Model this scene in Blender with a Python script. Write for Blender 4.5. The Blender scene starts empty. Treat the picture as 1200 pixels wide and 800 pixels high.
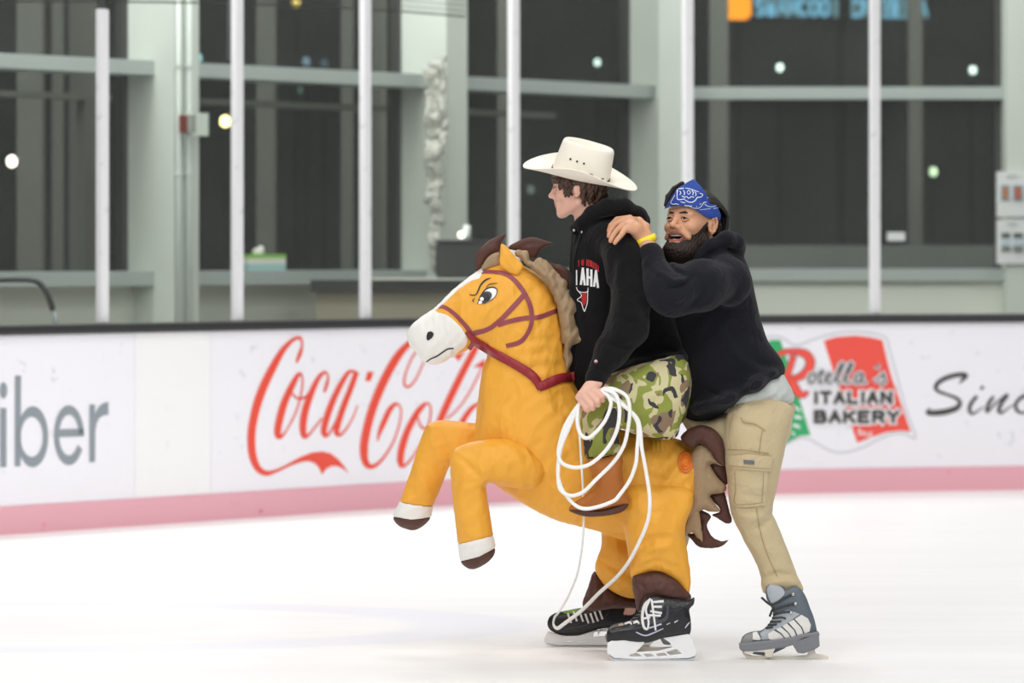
import bpy, bmesh, math, random
import numpy as np
from mathutils import Vector, Matrix
from mathutils.bvhtree import BVHTree
random.seed(7); np.random.seed(7)
scene = bpy.context.scene
COL = scene.collection
# ------------------------------------------------------------------ camera, world, lamps, exposure
FPX, HZ, CAMH = 5000.0, 296.0, 1.51         # focal length in px (1200 wide), horizon row, eye height
cam = bpy.data.objects.new('camera', bpy.data.cameras.new('camera')); COL.objects.link(cam)
cam.location = (0, 0, CAMH); cam.rotation_euler = (math.pi/2, 0, 0)
cam.data.sensor_width = 36; cam.data.lens = 36*FPX/1200
cam.data.shift_y = -(400-HZ)/1200
cam.data.clip_end = 500
cam.data.dof.use_dof = True; cam.data.dof.focus_distance = 15.9; cam.data.dof.aperture_fstop = 3.1
scene.camera = cam
scene.view_settings.view_transform = 'Standard'; scene.view_settings.look = 'None'
scene.view_settings.gamma = 1; scene.view_settings.use_curve_mapping = False
scene.view_settings.exposure = 0.0
world = bpy.data.worlds.new('night'); scene.world = world; world.use_nodes = True
world.node_tree.nodes['Background'].inputs[0].default_value = (0.75, 0.8, 0.85, 1)
world.node_tree.nodes['Background'].inputs[1].default_value = 0.03
LAMPE = 268
def lamp(x, y, z, size, e, col=(1, .985, .965), aim=None):
    l = bpy.data.lights.new('rink_or_fill_lamp', 'AREA'); l.shape = 'SQUARE'; l.size = size; l.energy = e; l.color = col
    o = bpy.data.objects.new('rink_or_fill_lamp', l); COL.objects.link(o); o.location = (x, y, z)
    if aim is not None:
        o.rotation_euler = (Vector(aim)-o.location).to_track_quat('-Z', 'Y').to_euler()
for lx in (-7, 0, 7):
    for ly in (4, 12, 20):
        lamp(lx, ly, 9.0, 3.2, LAMPE*{4: 1.08, 12: .95, 20: 1.06}[ly])
lamp(-6, 2, 8.6, 4.0, LAMPE*1.5, aim=(0, 17, .8))      # two unseen fill lamps added high behind the camera
lamp(6, 1, 8.6, 4.0, LAMPE*1.3, aim=(0, 17, .8))
lamp(-1.5, 25.5, 5.6, 2.4, 170); lamp(-3.3, 23.6, 5.6, 1.6, 150)                    # unseen walkway lamps, the second added to brighten the left column
lamp(2.6, 28.2, 5.4, 2.0, 75)  # another unseen walkway lamp

# ------------------------------------------------------------------ materials
def lin(c):
    return tuple((v/255/12.92 if v/255 <= .04045 else ((v/255+.055)/1.055)**2.4) for v in c)
MATS = {}
def mat(name, rgb, rough=.6, metal=0, bump=None, bump2=None, crumple=None, var=0.0, vscale=20, sheen=0, spec=.5, emit=0, sss=0, stretch=None):
    if name in MATS: return MATS[name]
    m = bpy.data.materials.new(name); m.use_nodes = True; nt = m.node_tree; b = nt.nodes['Principled BSDF']
    c = lin(rgb)+(1,)
    b.inputs['Base Color'].default_value = c; b.inputs['Roughness'].default_value = rough
    b.inputs['Metallic'].default_value = metal; b.inputs['Specular IOR Level'].default_value = spec
    if sheen: b.inputs['Sheen Weight'].default_value = sheen
    if sss: b.inputs['Subsurface Weight'].default_value = sss; b.inputs['Subsurface Radius'].default_value = (.01, .004, .002); b.inputs['Subsurface Scale'].default_value = .5
    if emit: b.inputs['Emission Color'].default_value = c; b.inputs['Emission Strength'].default_value = emit; m.cycles.emission_sampling = 'NONE'
    tc = nt.nodes.new('ShaderNodeTexCoord'); co = tc.outputs['Object']
    if stretch:
        mp = nt.nodes.new('ShaderNodeMapping'); mp.inputs['Scale'].default_value = stretch
        nt.links.new(co, mp.inputs[0]); co = mp.outputs[0]
    if var:
        n = nt.nodes.new('ShaderNodeTexNoise'); n.inputs['Scale'].default_value = vscale; n.inputs['Detail'].default_value = 4
        nt.links.new(co, n.inputs['Vector'])
        mx = nt.nodes.new('ShaderNodeMix'); mx.data_type = 'RGBA'
        mx.inputs[6].default_value = tuple(v*(1-var) for v in c[:3])+(1,)
        mx.inputs[7].default_value = tuple(min(1, v*(1+var)) for v in c[:3])+(1,)
        nt.links.new(n.outputs[0], mx.inputs[0]); nt.links.new(mx.outputs[2], b.inputs['Base Color'])
    last = None
    for bp in (bump, bump2):
        if not bp: continue
        n = nt.nodes.new('ShaderNodeTexNoise'); n.inputs['Scale'].default_value = bp[0]; n.inputs['Detail'].default_value = 3
        if len(bp) > 2: n.inputs['Distortion'].default_value = bp[2]
        nt.links.new(co, n.inputs['Vector'])
        bn = nt.nodes.new('ShaderNodeBump'); bn.inputs['Strength'].default_value = bp[1]; bn.inputs['Distance'].default_value = .012
        nt.links.new(n.outputs[0], bn.inputs['Height'])
        if last: nt.links.new(last.outputs[0], bn.inputs['Normal'])
        last = bn
    if crumple:                                  # creased thin cloth: facets of a distorted cell pattern
        n = nt.nodes.new('ShaderNodeTexNoise'); n.inputs['Scale'].default_value = crumple[0]*.5; n.inputs['Detail'].default_value = 2; nt.links.new(co, n.inputs['Vector'])
        ad = nt.nodes.new('ShaderNodeVectorMath'); ad.operation = 'MULTIPLY_ADD'; ad.inputs[1].default_value = (crumple[2],)*3; nt.links.new(n.outputs['Color'], ad.inputs[0]); nt.links.new(co, ad.inputs[2])
        for k_, (sc_, st_) in enumerate(((crumple[0], crumple[1]), (crumple[0]*2.6, crumple[1]*.6))):
            mp_ = nt.nodes.new('ShaderNodeMapping'); mp_.inputs['Rotation'].default_value = (.3, .5+k_, .4); mp_.inputs['Scale'].default_value = (1, .7, .45 if k_ == 0 else .6); nt.links.new(ad.outputs[0], mp_.inputs[0])
            v = nt.nodes.new('ShaderNodeTexVoronoi'); v.feature = 'F1'; v.inputs['Scale'].default_value = sc_; nt.links.new(mp_.outputs[0], v.inputs['Vector'])
            bn = nt.nodes.new('ShaderNodeBump'); bn.inputs['Strength'].default_value = st_; bn.inputs['Distance'].default_value = .02/(1+k_); nt.links.new(v.outputs['Distance'], bn.inputs['Height'])
            if last: nt.links.new(last.outputs[0], bn.inputs['Normal'])
            last = bn
    if last: nt.links.new(last.outputs[0], b.inputs['Normal'])
    MATS[name] = m
    return m

# ------------------------------------------------------------------ object helpers
def tag(o, label=None, cat=None, group=None, kind=None):
    if label: o['label'] = label
    if cat: o['category'] = cat
    if group: o['group'] = group
    if kind: o['kind'] = kind
    return o
def thing(name, loc, label, cat, group=None):
    o = bpy.data.objects.new(name, None); COL.objects.link(o); o.location = loc; o.empty_display_size = .1
    return tag(o, label, cat, group)
def origin(o):
    while o.parent: o = o.parent
    return np.array(o.location)
def obj(name, V, Fc, m, parent=None, label=None, cat=None, group=None, kind=None, smooth=True, recalc=False):
    V = np.asarray(V, float)
    if parent is not None: off = origin(parent)
    else: off = np.array([(V[:, 0].min()+V[:, 0].max())/2, (V[:, 1].min()+V[:, 1].max())/2, V[:, 2].min()])
    me = bpy.data.meshes.new(name)
    me.from_pydata((V-off).tolist(), [], [list(map(int, f)) for f in Fc] if not isinstance(Fc, np.ndarray) else Fc.tolist())
    if recalc:
        bm = bmesh.new(); bm.from_mesh(me); bmesh.ops.recalc_face_normals(bm, faces=bm.faces); bm.to_mesh(me); bm.free()
    for mm in (m if isinstance(m, (list, tuple)) else [m]): me.materials.append(mm)
    if smooth: me.polygons.foreach_set('use_smooth', [True]*len(me.polygons))
    me.update()
    o = bpy.data.objects.new(name, me); COL.objects.link(o)
    if parent is not None: o.parent = parent
    else: o.location = off
    return tag(o, label, cat, group, kind)
class MB:                                   # collects simple solids for one mesh
    def __init__(s): s.V = []; s.F = []
    def add(s, V, F):
        b = len(s.V); s.V += [tuple(map(float, v)) for v in V]; s.F += [[i+b for i in f] for f in F]; return s
    def box(s, c, size, R=None, bev=0.0):
        bm = bmesh.new(); bmesh.ops.create_cube(bm, size=1)
        for v in bm.verts: v.co = Vector((v.co.x*size[0], v.co.y*size[1], v.co.z*size[2]))
        if bev: bmesh.ops.bevel(bm, geom=list(bm.edges), offset=bev, segments=2, affect='EDGES')
        R = R or Matrix.Identity(3)
        bm.verts.index_update()
        V = [tuple(R @ v.co + Vector(c)) for v in bm.verts]; F = [[v.index for v in f.verts] for f in bm.faces]; bm.free()
        return s.add(V, F)
    def tube(s, pts, r, n=10, caps=True):
        pts = [np.array(p, float) for p in pts]; N = len(pts)
        rr = r if isinstance(r, (list, tuple, np.ndarray)) else [r]*N
        V = []; F = []; prev = None
        for i, p in enumerate(pts):
            t = pts[min(i+1, N-1)]-pts[max(i-1, 0)]; t = t/(np.linalg.norm(t)+1e-9)
            if prev is None: a = np.cross(t, (0, 1, 0.13)); a /= np.linalg.norm(a)+1e-9
            else: a = prev - t*np.dot(prev, t); a /= np.linalg.norm(a)+1e-9
            prev = a; b = np.cross(t, a)
            for j in range(n):
                an = 2*math.pi*j/n; V.append(p+rr[i]*(a*math.cos(an)+b*math.sin(an)))
        for i in range(N-1):
            for j in range(n):
                F.append([i*n+j, i*n+(j+1) % n, (i+1)*n+(j+1) % n, (i+1)*n+j])
        if caps: F.append(list(range(n))[::-1]); F.append([(N-1)*n+j for j in range(n)])
        return s.add(V, F)
    def ball(s, c, r, nu=16, nv=10):
        V = []; F = []; r = r if hasattr(r, '__len__') else (r, r, r)
        for i in range(nv+1):
            for j in range(nu):
                th = math.pi*i/nv; ph = 2*math.pi*j/nu
                V.append((c[0]+r[0]*math.sin(th)*math.cos(ph), c[1]+r[1]*math.sin(th)*math.sin(ph), c[2]+r[2]*math.cos(th)))
        for i in range(nv):
            for j in range(nu): F.append([i*nu+j, (i+1)*nu+j, (i+1)*nu+(j+1) % nu, i*nu+(j+1) % nu])
        return s.add(V, F)
    def build(s, name, m, parent=None, **k):
        k.setdefault('smooth', False); k.setdefault('recalc', True)
        return obj(name, s.V, s.F, m, parent, **k)
def spline(pts, step=2.0, closed=False):
    P = np.array(pts, float); n = len(P); out = []
    rng = range(n if closed else n-1)
    for i in rng:
        p1, p2 = P[i], P[(i+1) % n]
        p0 = P[(i-1) % n] if (closed or i > 0) else 2*p1-p2
        p3 = P[(i+2) % n] if (closed or i+2 < n) else 2*p2-p1
        m = max(1, int(np.linalg.norm((p2-p1)[:2])/step))
        for j in range(m):
            t = j/m
            out.append(.5*((2*p1)+(-p0+p2)*t+(2*p0-5*p1+4*p2-p3)*t*t+(-p0+3*p1-3*p2+p3)*t**3))
    if not closed: out.append(P[-1])
    return np.array(out)
def Z(x0, y0, s, pts):                      # crop coordinates -> photo pixels (third column, a width, scales too)
    return [tuple([x0+p[0]/s, y0+p[1]/s]+[q/s for q in p[2:3]]) for p in pts]

# reference frame of the skaters: px at the plane 16 m away (1 px = 3.2 mm); d = depth in the same px, near is negative
K, YR = 0.0032, 16.0
def W(P, yr=YR):
    P = np.asarray(P, float); k = yr/FPX
    return np.stack([(P[..., 0]-600)*k, yr+P[..., 2]*k, CAMH+(HZ-P[..., 1])*k], -1)
def pc(x, y, d): return (600+(x-600)*(1+d/FPX), HZ+(y-HZ)*(1+d/FPX), d)
def pcs(pts, d): return [pc(p[0], p[1], d)[:2] for p in pts]
# ------------------------------------------------------------------ implicit surfaces (smooth unions, meshed with surface nets)
def axis(lo, hi, step, fine=(), fstep=None):
    out = [lo]
    while out[-1] < hi:
        x = out[-1]; st = step
        for a, b in fine:
            if a <= x < b: st = fstep
            elif x < a < x+st: st = max(a-x, fstep*.5)
        out.append(x+st)
    return np.array(out)
def polysdf(poly, X, Y):
    P = np.asarray(poly, float)[:, :2]; d2 = np.full(X.shape, 1e12); ins = np.zeros(X.shape, bool)
    for i in range(len(P)):
        a, b = P[i], P[(i+1) % len(P)]; e = b-a; wx = X-a[0]; wy = Y-a[1]
        t = np.clip((wx*e[0]+wy*e[1])/(e@e+1e-12), 0, 1)
        d2 = np.minimum(d2, (wx-e[0]*t)**2+(wy-e[1]*t)**2)
        c1 = (a[1] <= Y) & (b[1] > Y); c2 = (a[1] > Y) & (b[1] <= Y); cr = e[0]*wy-e[1]*wx
        ins ^= (c1 & (cr > 0)) | (c2 & (cr < 0))
    d = np.sqrt(d2); return np.where(ins, -d, d)
class Field:
    def __init__(s, xs, ys, ds):
        s.ax = [np.asarray(a, np.float64) for a in (xs, ys, ds)]
        s.F = np.full([len(a) for a in s.ax], 60., np.float32)
    @classmethod
    def uni(cls, x0, x1, y0, y1, d0, d1, c): return cls(np.arange(x0, x1+c, c), np.arange(y0, y1+c, c), np.arange(d0, d1+c, c))
    def _sl(s, lo, hi):
        r = []
        for a, l, h in zip(s.ax, lo, hi):
            i0 = max(0, np.searchsorted(a, l)-1); i1 = min(len(a), np.searchsorted(a, h)+1)
            if i1-i0 < 1: return None
            r.append(slice(i0, i1))
        return tuple(r)
    def _co(s, sl): return s.ax[0][sl[0]][:, None, None], s.ax[1][sl[1]][None, :, None], s.ax[2][sl[2]][None, None, :]
    def comb(s, sl, g, k, op):
        A = s.F[sl]
        if op == 'u':
            if k > 0: h = np.clip(1-np.abs(A-g)/k, 0, 1); r = np.minimum(A, g)-h*h*k*.25
            else: r = np.minimum(A, g)
        else:
            g = -g
            if k > 0: h = np.clip(1-np.abs(A-g)/k, 0, 1); r = np.maximum(A, g)+h*h*k*.25
            else: r = np.maximum(A, g)
        s.F[sl] = r
    def cap(s, p, q, r1, r2=None, k=3., sd=1., op='u'):
        r2 = r1 if r2 is None else r2
        p = np.array(p, float); q = np.array(q, float); R = max(r1, r2)*max(1, sd)+k+3
        sl = s._sl(np.minimum(p, q)-R, np.maximum(p, q)+R)
        if sl is None: return s
        X, Y, D = s._co(sl); e = q-p; e2 = np.array([e[0], e[1], e[2]/sd]); L = e2@e2+1e-9
        wx, wy, wd = X-p[0], Y-p[1], (D-p[2])/sd
        t = np.clip((wx*e2[0]+wy*e2[1]+wd*e2[2])/L, 0, 1)
        g = np.sqrt((wx-e2[0]*t)**2+(wy-e2[1]*t)**2+(wd-e2[2]*t)**2)-(r1+(r2-r1)*t)
        s.comb(sl, g, k, op); return s
    def chain(s, pts, k=3., sd=1.):
        for a, b in zip(pts[:-1], pts[1:]): s.cap(a[:3], b[:3], a[3], b[3], k, sd)
        return s
    def ell(s, c, r, axes=None, k=3., op='u'):
        c = np.array(c, float); r = np.array(r, float); A = np.eye(3) if axes is None else np.array(axes, float)
        R = r.max()+k+3; sl = s._sl(c-R, c+R)
        if sl is None: return s
        X, Y, D = s._co(sl); w = (X-c[0], Y-c[1], D-c[2])
        q = [w[0]*a[0]+w[1]*a[1]+w[2]*a[2] for a in A]
        k0 = np.sqrt(sum((qi/ri)**2 for qi, ri in zip(q, r))); k1 = np.sqrt(sum((qi/ri**2)**2 for qi, ri in zip(q, r)))+1e-9
        s.comb(sl, k0*(k0-1)/k1, k, op); return s
    def poly(s, pts, dc=0., sd=1., k=3., smooth=True, step=4., hmax=None):     # outline puffed up like a balloon
        P = spline([p[:2] for p in pts], step, True) if smooth else np.array([p[:2] for p in pts], float)
        lo = P.min(0)-6; hi = P.max(0)+6; c = max(1.0, min(3.0, (hi-lo).min()/24))
        gx = np.arange(lo[0], hi[0]+c, c); gy = np.arange(lo[1], hi[1]+c, c)
        GX, GY = np.meshgrid(gx, gy, indexing='ij'); ds = -polysdf(P, GX, GY); ins = ds > 0
        u = np.zeros(GX.shape)
        Wm = ds.max()/c; it = int(min(3500, 60+3*Wm*Wm))
        for _ in range(it):
            u[1:-1, 1:-1] = .25*(u[2:, 1:-1]+u[:-2, 1:-1]+u[1:-1, 2:]+u[1:-1, :-2]+c*c); u[~ins] = 0
        u2 = 2*u
        if hmax: u2 = hmax**2*(1-np.exp(-u2/hmax**2))
        ok = ds > 1.5*c; g = np.where(ok, u2/np.maximum(ds, 1e-3), 0.); wgt = ok.astype(float)
        if not ok.any(): ok = ds > 0; g = np.where(ok, u2/np.maximum(ds, 1e-3), 0.); wgt = ok.astype(float)
        for _ in range(8):
            gg = g*wgt; num = np.zeros_like(g); den = np.zeros_like(g)
            for dx, dy in ((1, 0), (-1, 0), (0, 1), (0, -1)): num += np.roll(gg, (dx, dy), (0, 1)); den += np.roll(wgt, (dx, dy), (0, 1))
            nw = (wgt == 0) & (den > 0); g = np.where(nw, num/np.maximum(den, 1e-9), g); wgt = np.where(nw, 1., wgt)
        g = np.where(wgt > 0, g, np.median(g[wgt > 0]) if (wgt > 0).any() else 1.)
        h = math.sqrt(max(u2.max(), 1)); sl = s._sl((lo[0], lo[1], dc-h*sd-k-3), (hi[0], hi[1], dc+h*sd+k+3))
        if sl is None: return s
        xs, ys, dd = s.ax[0][sl[0]], s.ax[1][sl[1]], s.ax[2][sl[2]]
        dsf = -polysdf(P, *np.meshgrid(xs, ys, indexing='ij'))
        fx = np.clip((xs-gx[0])/c, 0, len(gx)-1.001); fy = np.clip((ys-gy[0])/c, 0, len(gy)-1.001)
        ix = fx.astype(int); iy = fy.astype(int); tx = (fx-ix)[:, None]; ty = (fy-iy)[None, :]
        def smp(a): return (a[ix][:, iy]*(1-tx)*(1-ty)+a[ix+1][:, iy]*tx*(1-ty)+a[ix][:, iy+1]*(1-tx)*ty+a[ix+1][:, iy+1]*tx*ty)
        gs = smp(g); U = np.where(dsf > 2.5*c, smp(u2), dsf*np.maximum(gs, .5))
        hl = np.sqrt(np.maximum(smp(u2), (.35*h)**2))
        f = ((((dd-dc)/sd)**2)[None, None, :]-U[:, :, None])/(2*hl[:, :, None])
        s.comb(sl, f.astype(np.float32), k, 'u'); return s
    def prism(s, pts, dc, half, k=0., op='u', smooth=False, step=3.):
        P = spline([p[:2] for p in pts], step, True) if smooth else np.array([p[:2] for p in pts], float)
        lo = P.min(0)-5; hi = P.max(0)+5; sl = s._sl((lo[0], lo[1], dc-half-5), (hi[0], hi[1], dc+half+5))
        if sl is None: return s
        xs, ys, dd = s.ax[0][sl[0]], s.ax[1][sl[1]], s.ax[2][sl[2]]
        q = polysdf(P, *np.meshgrid(xs, ys, indexing='ij'))[:, :, None]; e = (np.abs(dd-dc)-half)[None, None, :]
        g = np.minimum(np.maximum(q, e), 0)+np.sqrt(np.maximum(q, 0)**2+np.maximum(e, 0)**2)
        s.comb(sl, g.astype(np.float32), k, op); return s
    def copy(s, grow=0.):
        n = Field.__new__(Field); n.ax = s.ax; n.F = s.F-grow; return n
    def clip(s, pts, keep=True, smooth=False):     # keep only what lies inside (or outside) an outline drawn on the side view
        P = spline(pts, 4., True) if smooth else np.array(pts, float)[:, :2]
        q = polysdf(P, *np.meshgrid(s.ax[0], s.ax[1], indexing='ij'))[:, :, None].astype(np.float32)
        s.F = np.maximum(s.F, q if keep else -q); return s
    def grid(s): return s.ax[0][:, None, None], s.ax[1][None, :, None], s.ax[2][None, None, :]
    def fold(s, pts, amp, width, near=None):       # raise (amp>0) or crease (amp<0) the cloth along a line; near = only d below this
        P = spline(pts, 3.)
        lo = P[:, :2].min(0)-3*width; hi = P[:, :2].max(0)+3*width
        sl = s._sl((lo[0], lo[1], -1e4), (hi[0], hi[1], 1e4 if near is None else near))
        if sl is None: return s
        X, Y = np.meshgrid(s.ax[0][sl[0]], s.ax[1][sl[1]], indexing='ij')
        dm = np.full(X.shape, 1e9); L = len(P); tt = np.zeros(X.shape)
        for i in range(L-1):
            a, b = P[i, :2], P[i+1, :2]; e = b-a; t = np.clip(((X-a[0])*e[0]+(Y-a[1])*e[1])/(e@e+1e-9), 0, 1)
            q = np.hypot(X-a[0]-e[0]*t, Y-a[1]-e[1]*t); m = q < dm; dm[m] = q[m]; tt[m] = ((i+t)/(L-1))[m]
        w = np.exp(-(dm/width)**2)*np.sin(np.pi*np.clip(tt*.94+.03, 0, 1))**.6
        s.F[sl] -= (amp*w)[:, :, None].astype(np.float32); return s
    def wrinkle(s, amp, lam, seed=0, dirx=.5, diry=.9, dird=.3):
        rs = np.random.RandomState(seed); X, Y, D = s.grid(); g = np.zeros(s.F.shape, np.float32)
        for i in range(5):
            a = rs.uniform(-.7, .7); l = lam*rs.uniform(.7, 1.5); ph = rs.uniform(0, 6.28)
            cx, cy = dirx*math.cos(a)-diry*math.sin(a), dirx*math.sin(a)+diry*math.cos(a); cd = dird*rs.uniform(-1, 1)
            w2 = np.sin(X*rs.uniform(-1, 1)/lam*1.3+Y*rs.uniform(-1, 1)/lam*1.3+D*rs.uniform(-1, 1)/lam+rs.uniform(0, 6))
            g += (np.sin((X*cx+Y*cy+D*cd)*6.283/l+ph+1.5*w2)*(w2*.5+.5)).astype(np.float32)
        s.F -= g*amp/2.2; return s
    def nets(s):
        F = s.F; S = F < 0; nx, ny, nd = F.shape
        cnt = np.zeros((nx-1, ny-1, nd-1), np.int8)
        for i in (0, 1):
            for j in (0, 1):
                for k in (0, 1): cnt += S[i:nx-1+i, j:ny-1+j, k:nd-1+k]
        act = (cnt > 0) & (cnt < 8); I, J, Kk = np.nonzero(act); n = len(I)
        idx = np.full(act.shape, -1, np.int64); idx[I, J, Kk] = np.arange(n)
        ac = np.zeros((n, 3)); c = np.zeros(n)
        off = [(i, j, k) for i in (0, 1) for j in (0, 1) for k in (0, 1)]
        for a in off:
            for ax in range(3):
                if a[ax]: continue
                b = list(a); b[ax] = 1
                fa = F[I+a[0], J+a[1], Kk+a[2]]; fb = F[I+b[0], J+b[1], Kk+b[2]]; m = (fa < 0) != (fb < 0)
                t = np.where(m, fa/np.where(m, fa-fb, 1), 0)
                pa = np.stack([s.ax[0][I+a[0]], s.ax[1][J+a[1]], s.ax[2][Kk+a[2]]], 1); pb = np.stack([s.ax[0][I+b[0]], s.ax[1][J+b[1]], s.ax[2][Kk+b[2]]], 1)
                ac += np.where(m[:, None], pa+(pb-pa)*t[:, None], 0); c += m
        V = ac/np.maximum(c, 1)[:, None]; Q = []
        for ax in range(3):
            A = S if ax == 0 else S.swapaxes(0, 1) if ax == 1 else S.transpose(2, 0, 1)
            D_ = idx if ax == 0 else idx.swapaxes(0, 1) if ax == 1 else idx.transpose(2, 0, 1)
            a0, a1 = A[:-1, 1:-1, 1:-1], A[1:, 1:-1, 1:-1]
            i, j, k = np.nonzero(a0 != a1); fl = a0[i, j, k]
            q = np.stack([D_[i, j, k], D_[i, j+1, k], D_[i, j+1, k+1], D_[i, j, k+1]], 1)
            if ax == 1: fl = ~fl
            q[fl] = q[fl][:, ::-1]; Q.append(q)
        Q = np.concatenate(Q); return V, Q[(Q >= 0).all(1)]
    def build(s, name, m, parent=None, yr=YR, relax=1, **kw):
        V, Q = s.nets()
        for _ in range(relax):                     # one gentle smoothing pass takes out the grid
            A = np.zeros_like(V); c = np.zeros(len(V))
            for a, b in ((0, 1), (1, 2), (2, 3), (3, 0)):
                np.add.at(A, Q[:, a], V[Q[:, b]]); np.add.at(A, Q[:, b], V[Q[:, a]]); np.add.at(c, Q[:, a], 1); np.add.at(c, Q[:, b], 1)
            V = .5*V+.5*A/np.maximum(c, 1)[:, None]
        P = W(V, yr); p = P[Q]                      # signed volume decides the winding
        vol = np.einsum('ij,ij->i', p[:, 0], np.cross(p[:, 1], p[:, 2])+np.cross(p[:, 2], p[:, 3])).sum()
        if vol < 0: Q = Q[:, ::-1]
        o = obj(name, P, Q, m, parent, **kw); return o

# ------------------------------------------------------------------ things drawn on a surface: rays from the viewer's side find the surface once, at build time
def bvh(objs):
    V = []; F = []
    for o in objs:
        off = origin(o) if o.parent else np.array(o.location); b = len(V)
        V += [tuple(np.array(v.co)+off) for v in o.data.vertices]; F += [[i+b for i in p.vertices] for p in o.data.polygons]
    return BVHTree.FromPolygons(V, F)
def cast(tree, x, y, far=False, yr=YR):
    w = W((x, y, 0), yr); sgn = -1 if far else 1
    h = tree.ray_cast(Vector((w[0], w[1]-sgn*2, w[2])), Vector((0, sgn, 0)))
    return None if h[0] is None else (h[0].y-yr)/(yr/FPX)
def fillna(a):
    ok = [i for i, v in enumerate(a) if v is not None]
    return list(np.interp(range(len(a)), ok, [a[i] for i in ok])) if ok else [0.]*len(a)
def strip_pts(pts, w=None, step=1.5):
    P = [tuple(p)+((w,) if len(p) == 2 else ()) for p in pts]; return spline(P, step)
def strip2d(S, cols=3):
    t = np.gradient(S[:, :2], axis=0); t /= np.linalg.norm(t, axis=1)[:, None]+1e-9
    nrm = np.stack([-t[:, 1], t[:, 0]], 1)
    return [S[:, :2]+nrm*(S[:, 2:3]*(j/(cols-1)-.5)) for j in range(cols)]
def decal_strips(name, strips, m, tree, parent, off=.6, far=False, thick=0., **kw):
    V = []; F = []
    for S in strips:
        S = strip_pts(S); Cs = strip2d(S); b = len(V); n = len(S); nc = len(Cs)
        D = [fillna([cast(tree, q[0], q[1], far) for q in c]) for c in Cs]
        for c, dd in zip(Cs, D):
            for q, d in zip(c, dd): V.append((q[0], q[1], d-off*(-1 if far else 1)))
        for j in range(nc-1):
            for i in range(n-1): F.append([b+j*n+i, b+j*n+i+1, b+(j+1)*n+i+1, b+(j+1)*n+i])
    o = obj(name, W(np.array(V)), F, m, parent, **kw)
    if thick:
        md = o.modifiers.new('thickness', 'SOLIDIFY'); md.thickness = thick; md.offset = 0
    return o
def tri_fill(poly, cell=None):
    bm = bmesh.new(); vs = [bm.verts.new((p[0], p[1], 0)) for p in poly]
    es = [bm.edges.new((vs[i], vs[(i+1) % len(vs)])) for i in range(len(vs))]
    bmesh.ops.triangle_fill(bm, edges=es, use_beauty=True)
    if cell:
        for _ in range(4):
            le = [e for e in bm.edges if e.calc_length() > cell]
            if not le: break
            bmesh.ops.subdivide_edges(bm, edges=le, cuts=1); bmesh.ops.triangulate(bm, faces=bm.faces)
    bm.verts.index_update(); V = [(v.co.x, v.co.y) for v in bm.verts]; F = [[v.index for v in f.verts] for f in bm.faces]; bm.free()
    return V, F
def decal_polys(name, polys, m, tree, parent, off=.5, smooth=True, cell=4., far=False, **kw):
    V = []; F = []
    for p in polys:
        P = spline([q[:2] for q in p], 2., True) if smooth else p
        v, f = tri_fill(P, cell); b = len(V); D = fillna([cast(tree, q[0], q[1], far) for q in v])
        V += [(q[0], q[1], d-off*(-1 if far else 1)) for q, d in zip(v, D)]; F += [[i+b for i in g] for g in f]
    return obj(name, W(np.array(V)), F, m, parent, **kw)
def circ(cx, cy, rx, ry=None, n=20): ry = ry or rx; return [(cx+rx*math.cos(2*math.pi*i/n), cy+ry*math.sin(2*math.pi*i/n)) for i in range(n)]
# plain block capitals as pen strokes in a unit box (x right, y down)
PEN = {'A': [[(0, 1), (.5, 0), (1, 1)], [(.2, .66), (.8, .66)]], 'B': [[(0, 0), (0, 1)], [(0, 0), (.7, 0), (.9, .12), (.9, .36), (.7, .48), (0, .48)], [(.7, .48), (1, .6), (1, .86), (.75, 1), (0, 1)]],
 'E': [[(.95, 0), (0, 0), (0, 1), (.95, 1)], [(0, .48), (.8, .48)]], 'F': [[(.95, 0), (0, 0), (0, 1)], [(0, .48), (.8, .48)]], 'H': [[(0, 0), (0, 1)], [(1, 0), (1, 1)], [(0, .5), (1, .5)]],
 'I': [[(.5, 0), (.5, 1)]], 'K': [[(0, 0), (0, 1)], [(1, 0), (.05, .6)], [(.35, .42), (1, 1)]], 'L': [[(0, 0), (0, 1), (.9, 1)]], 'M': [[(0, 1), (0, 0), (.5, .7), (1, 0), (1, 1)]],
 'N': [[(0, 1), (0, 0), (1, 1), (1, 0)]], 'O': [[(.5, 0), (.1, .15), (0, .5), (.1, .85), (.5, 1), (.9, .85), (1, .5), (.9, .15), (.5, 0)]], 'R': [[(0, 1), (0, 0), (.7, 0), (.95, .13), (.95, .4), (.7, .53), (0, .53)], [(.55, .53), (1, 1)]],
 'S': [[(.95, .12), (.6, 0), (.2, .05), (.05, .25), (.25, .45), (.75, .55), (.95, .75), (.8, .95), (.4, 1), (.03, .88)]], 'T': [[(0, 0), (1, 0)], [(.5, 0), (.5, 1)]], 'Y': [[(0, 0), (.5, .5), (1, 0)], [(.5, .5), (.5, 1)]],
 'W': [[(0, 0), (.25, 1), (.5, .3), (.75, 1), (1, 0)]], 'C': [[(.95, .15), (.55, 0), (.1, .15), (0, .5), (.1, .85), (.55, 1), (.95, .85)]], 'D': [[(0, 0), (0, 1), (.6, 1), (1, .75), (1, .25), (.6, 0), (0, 0)]]}
def pen_quads(ch, f, w, mir=False):          # f maps unit box to the sheet; returns quads of half width w
    Q = []
    for st in PEN[ch]:
        P = [np.array(f((1-p[0]) if mir else p[0], p[1]), float) for p in st]
        for a, b in zip(P[:-1], P[1:]):
            t = (b-a)/(np.linalg.norm(b-a)+1e-9); n = np.array((-t[1], t[0]))*w; e = t*w*.8
            Q.append([a-n-e, b-n+e, b+n+e, a+n-e])
    return Q
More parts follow.
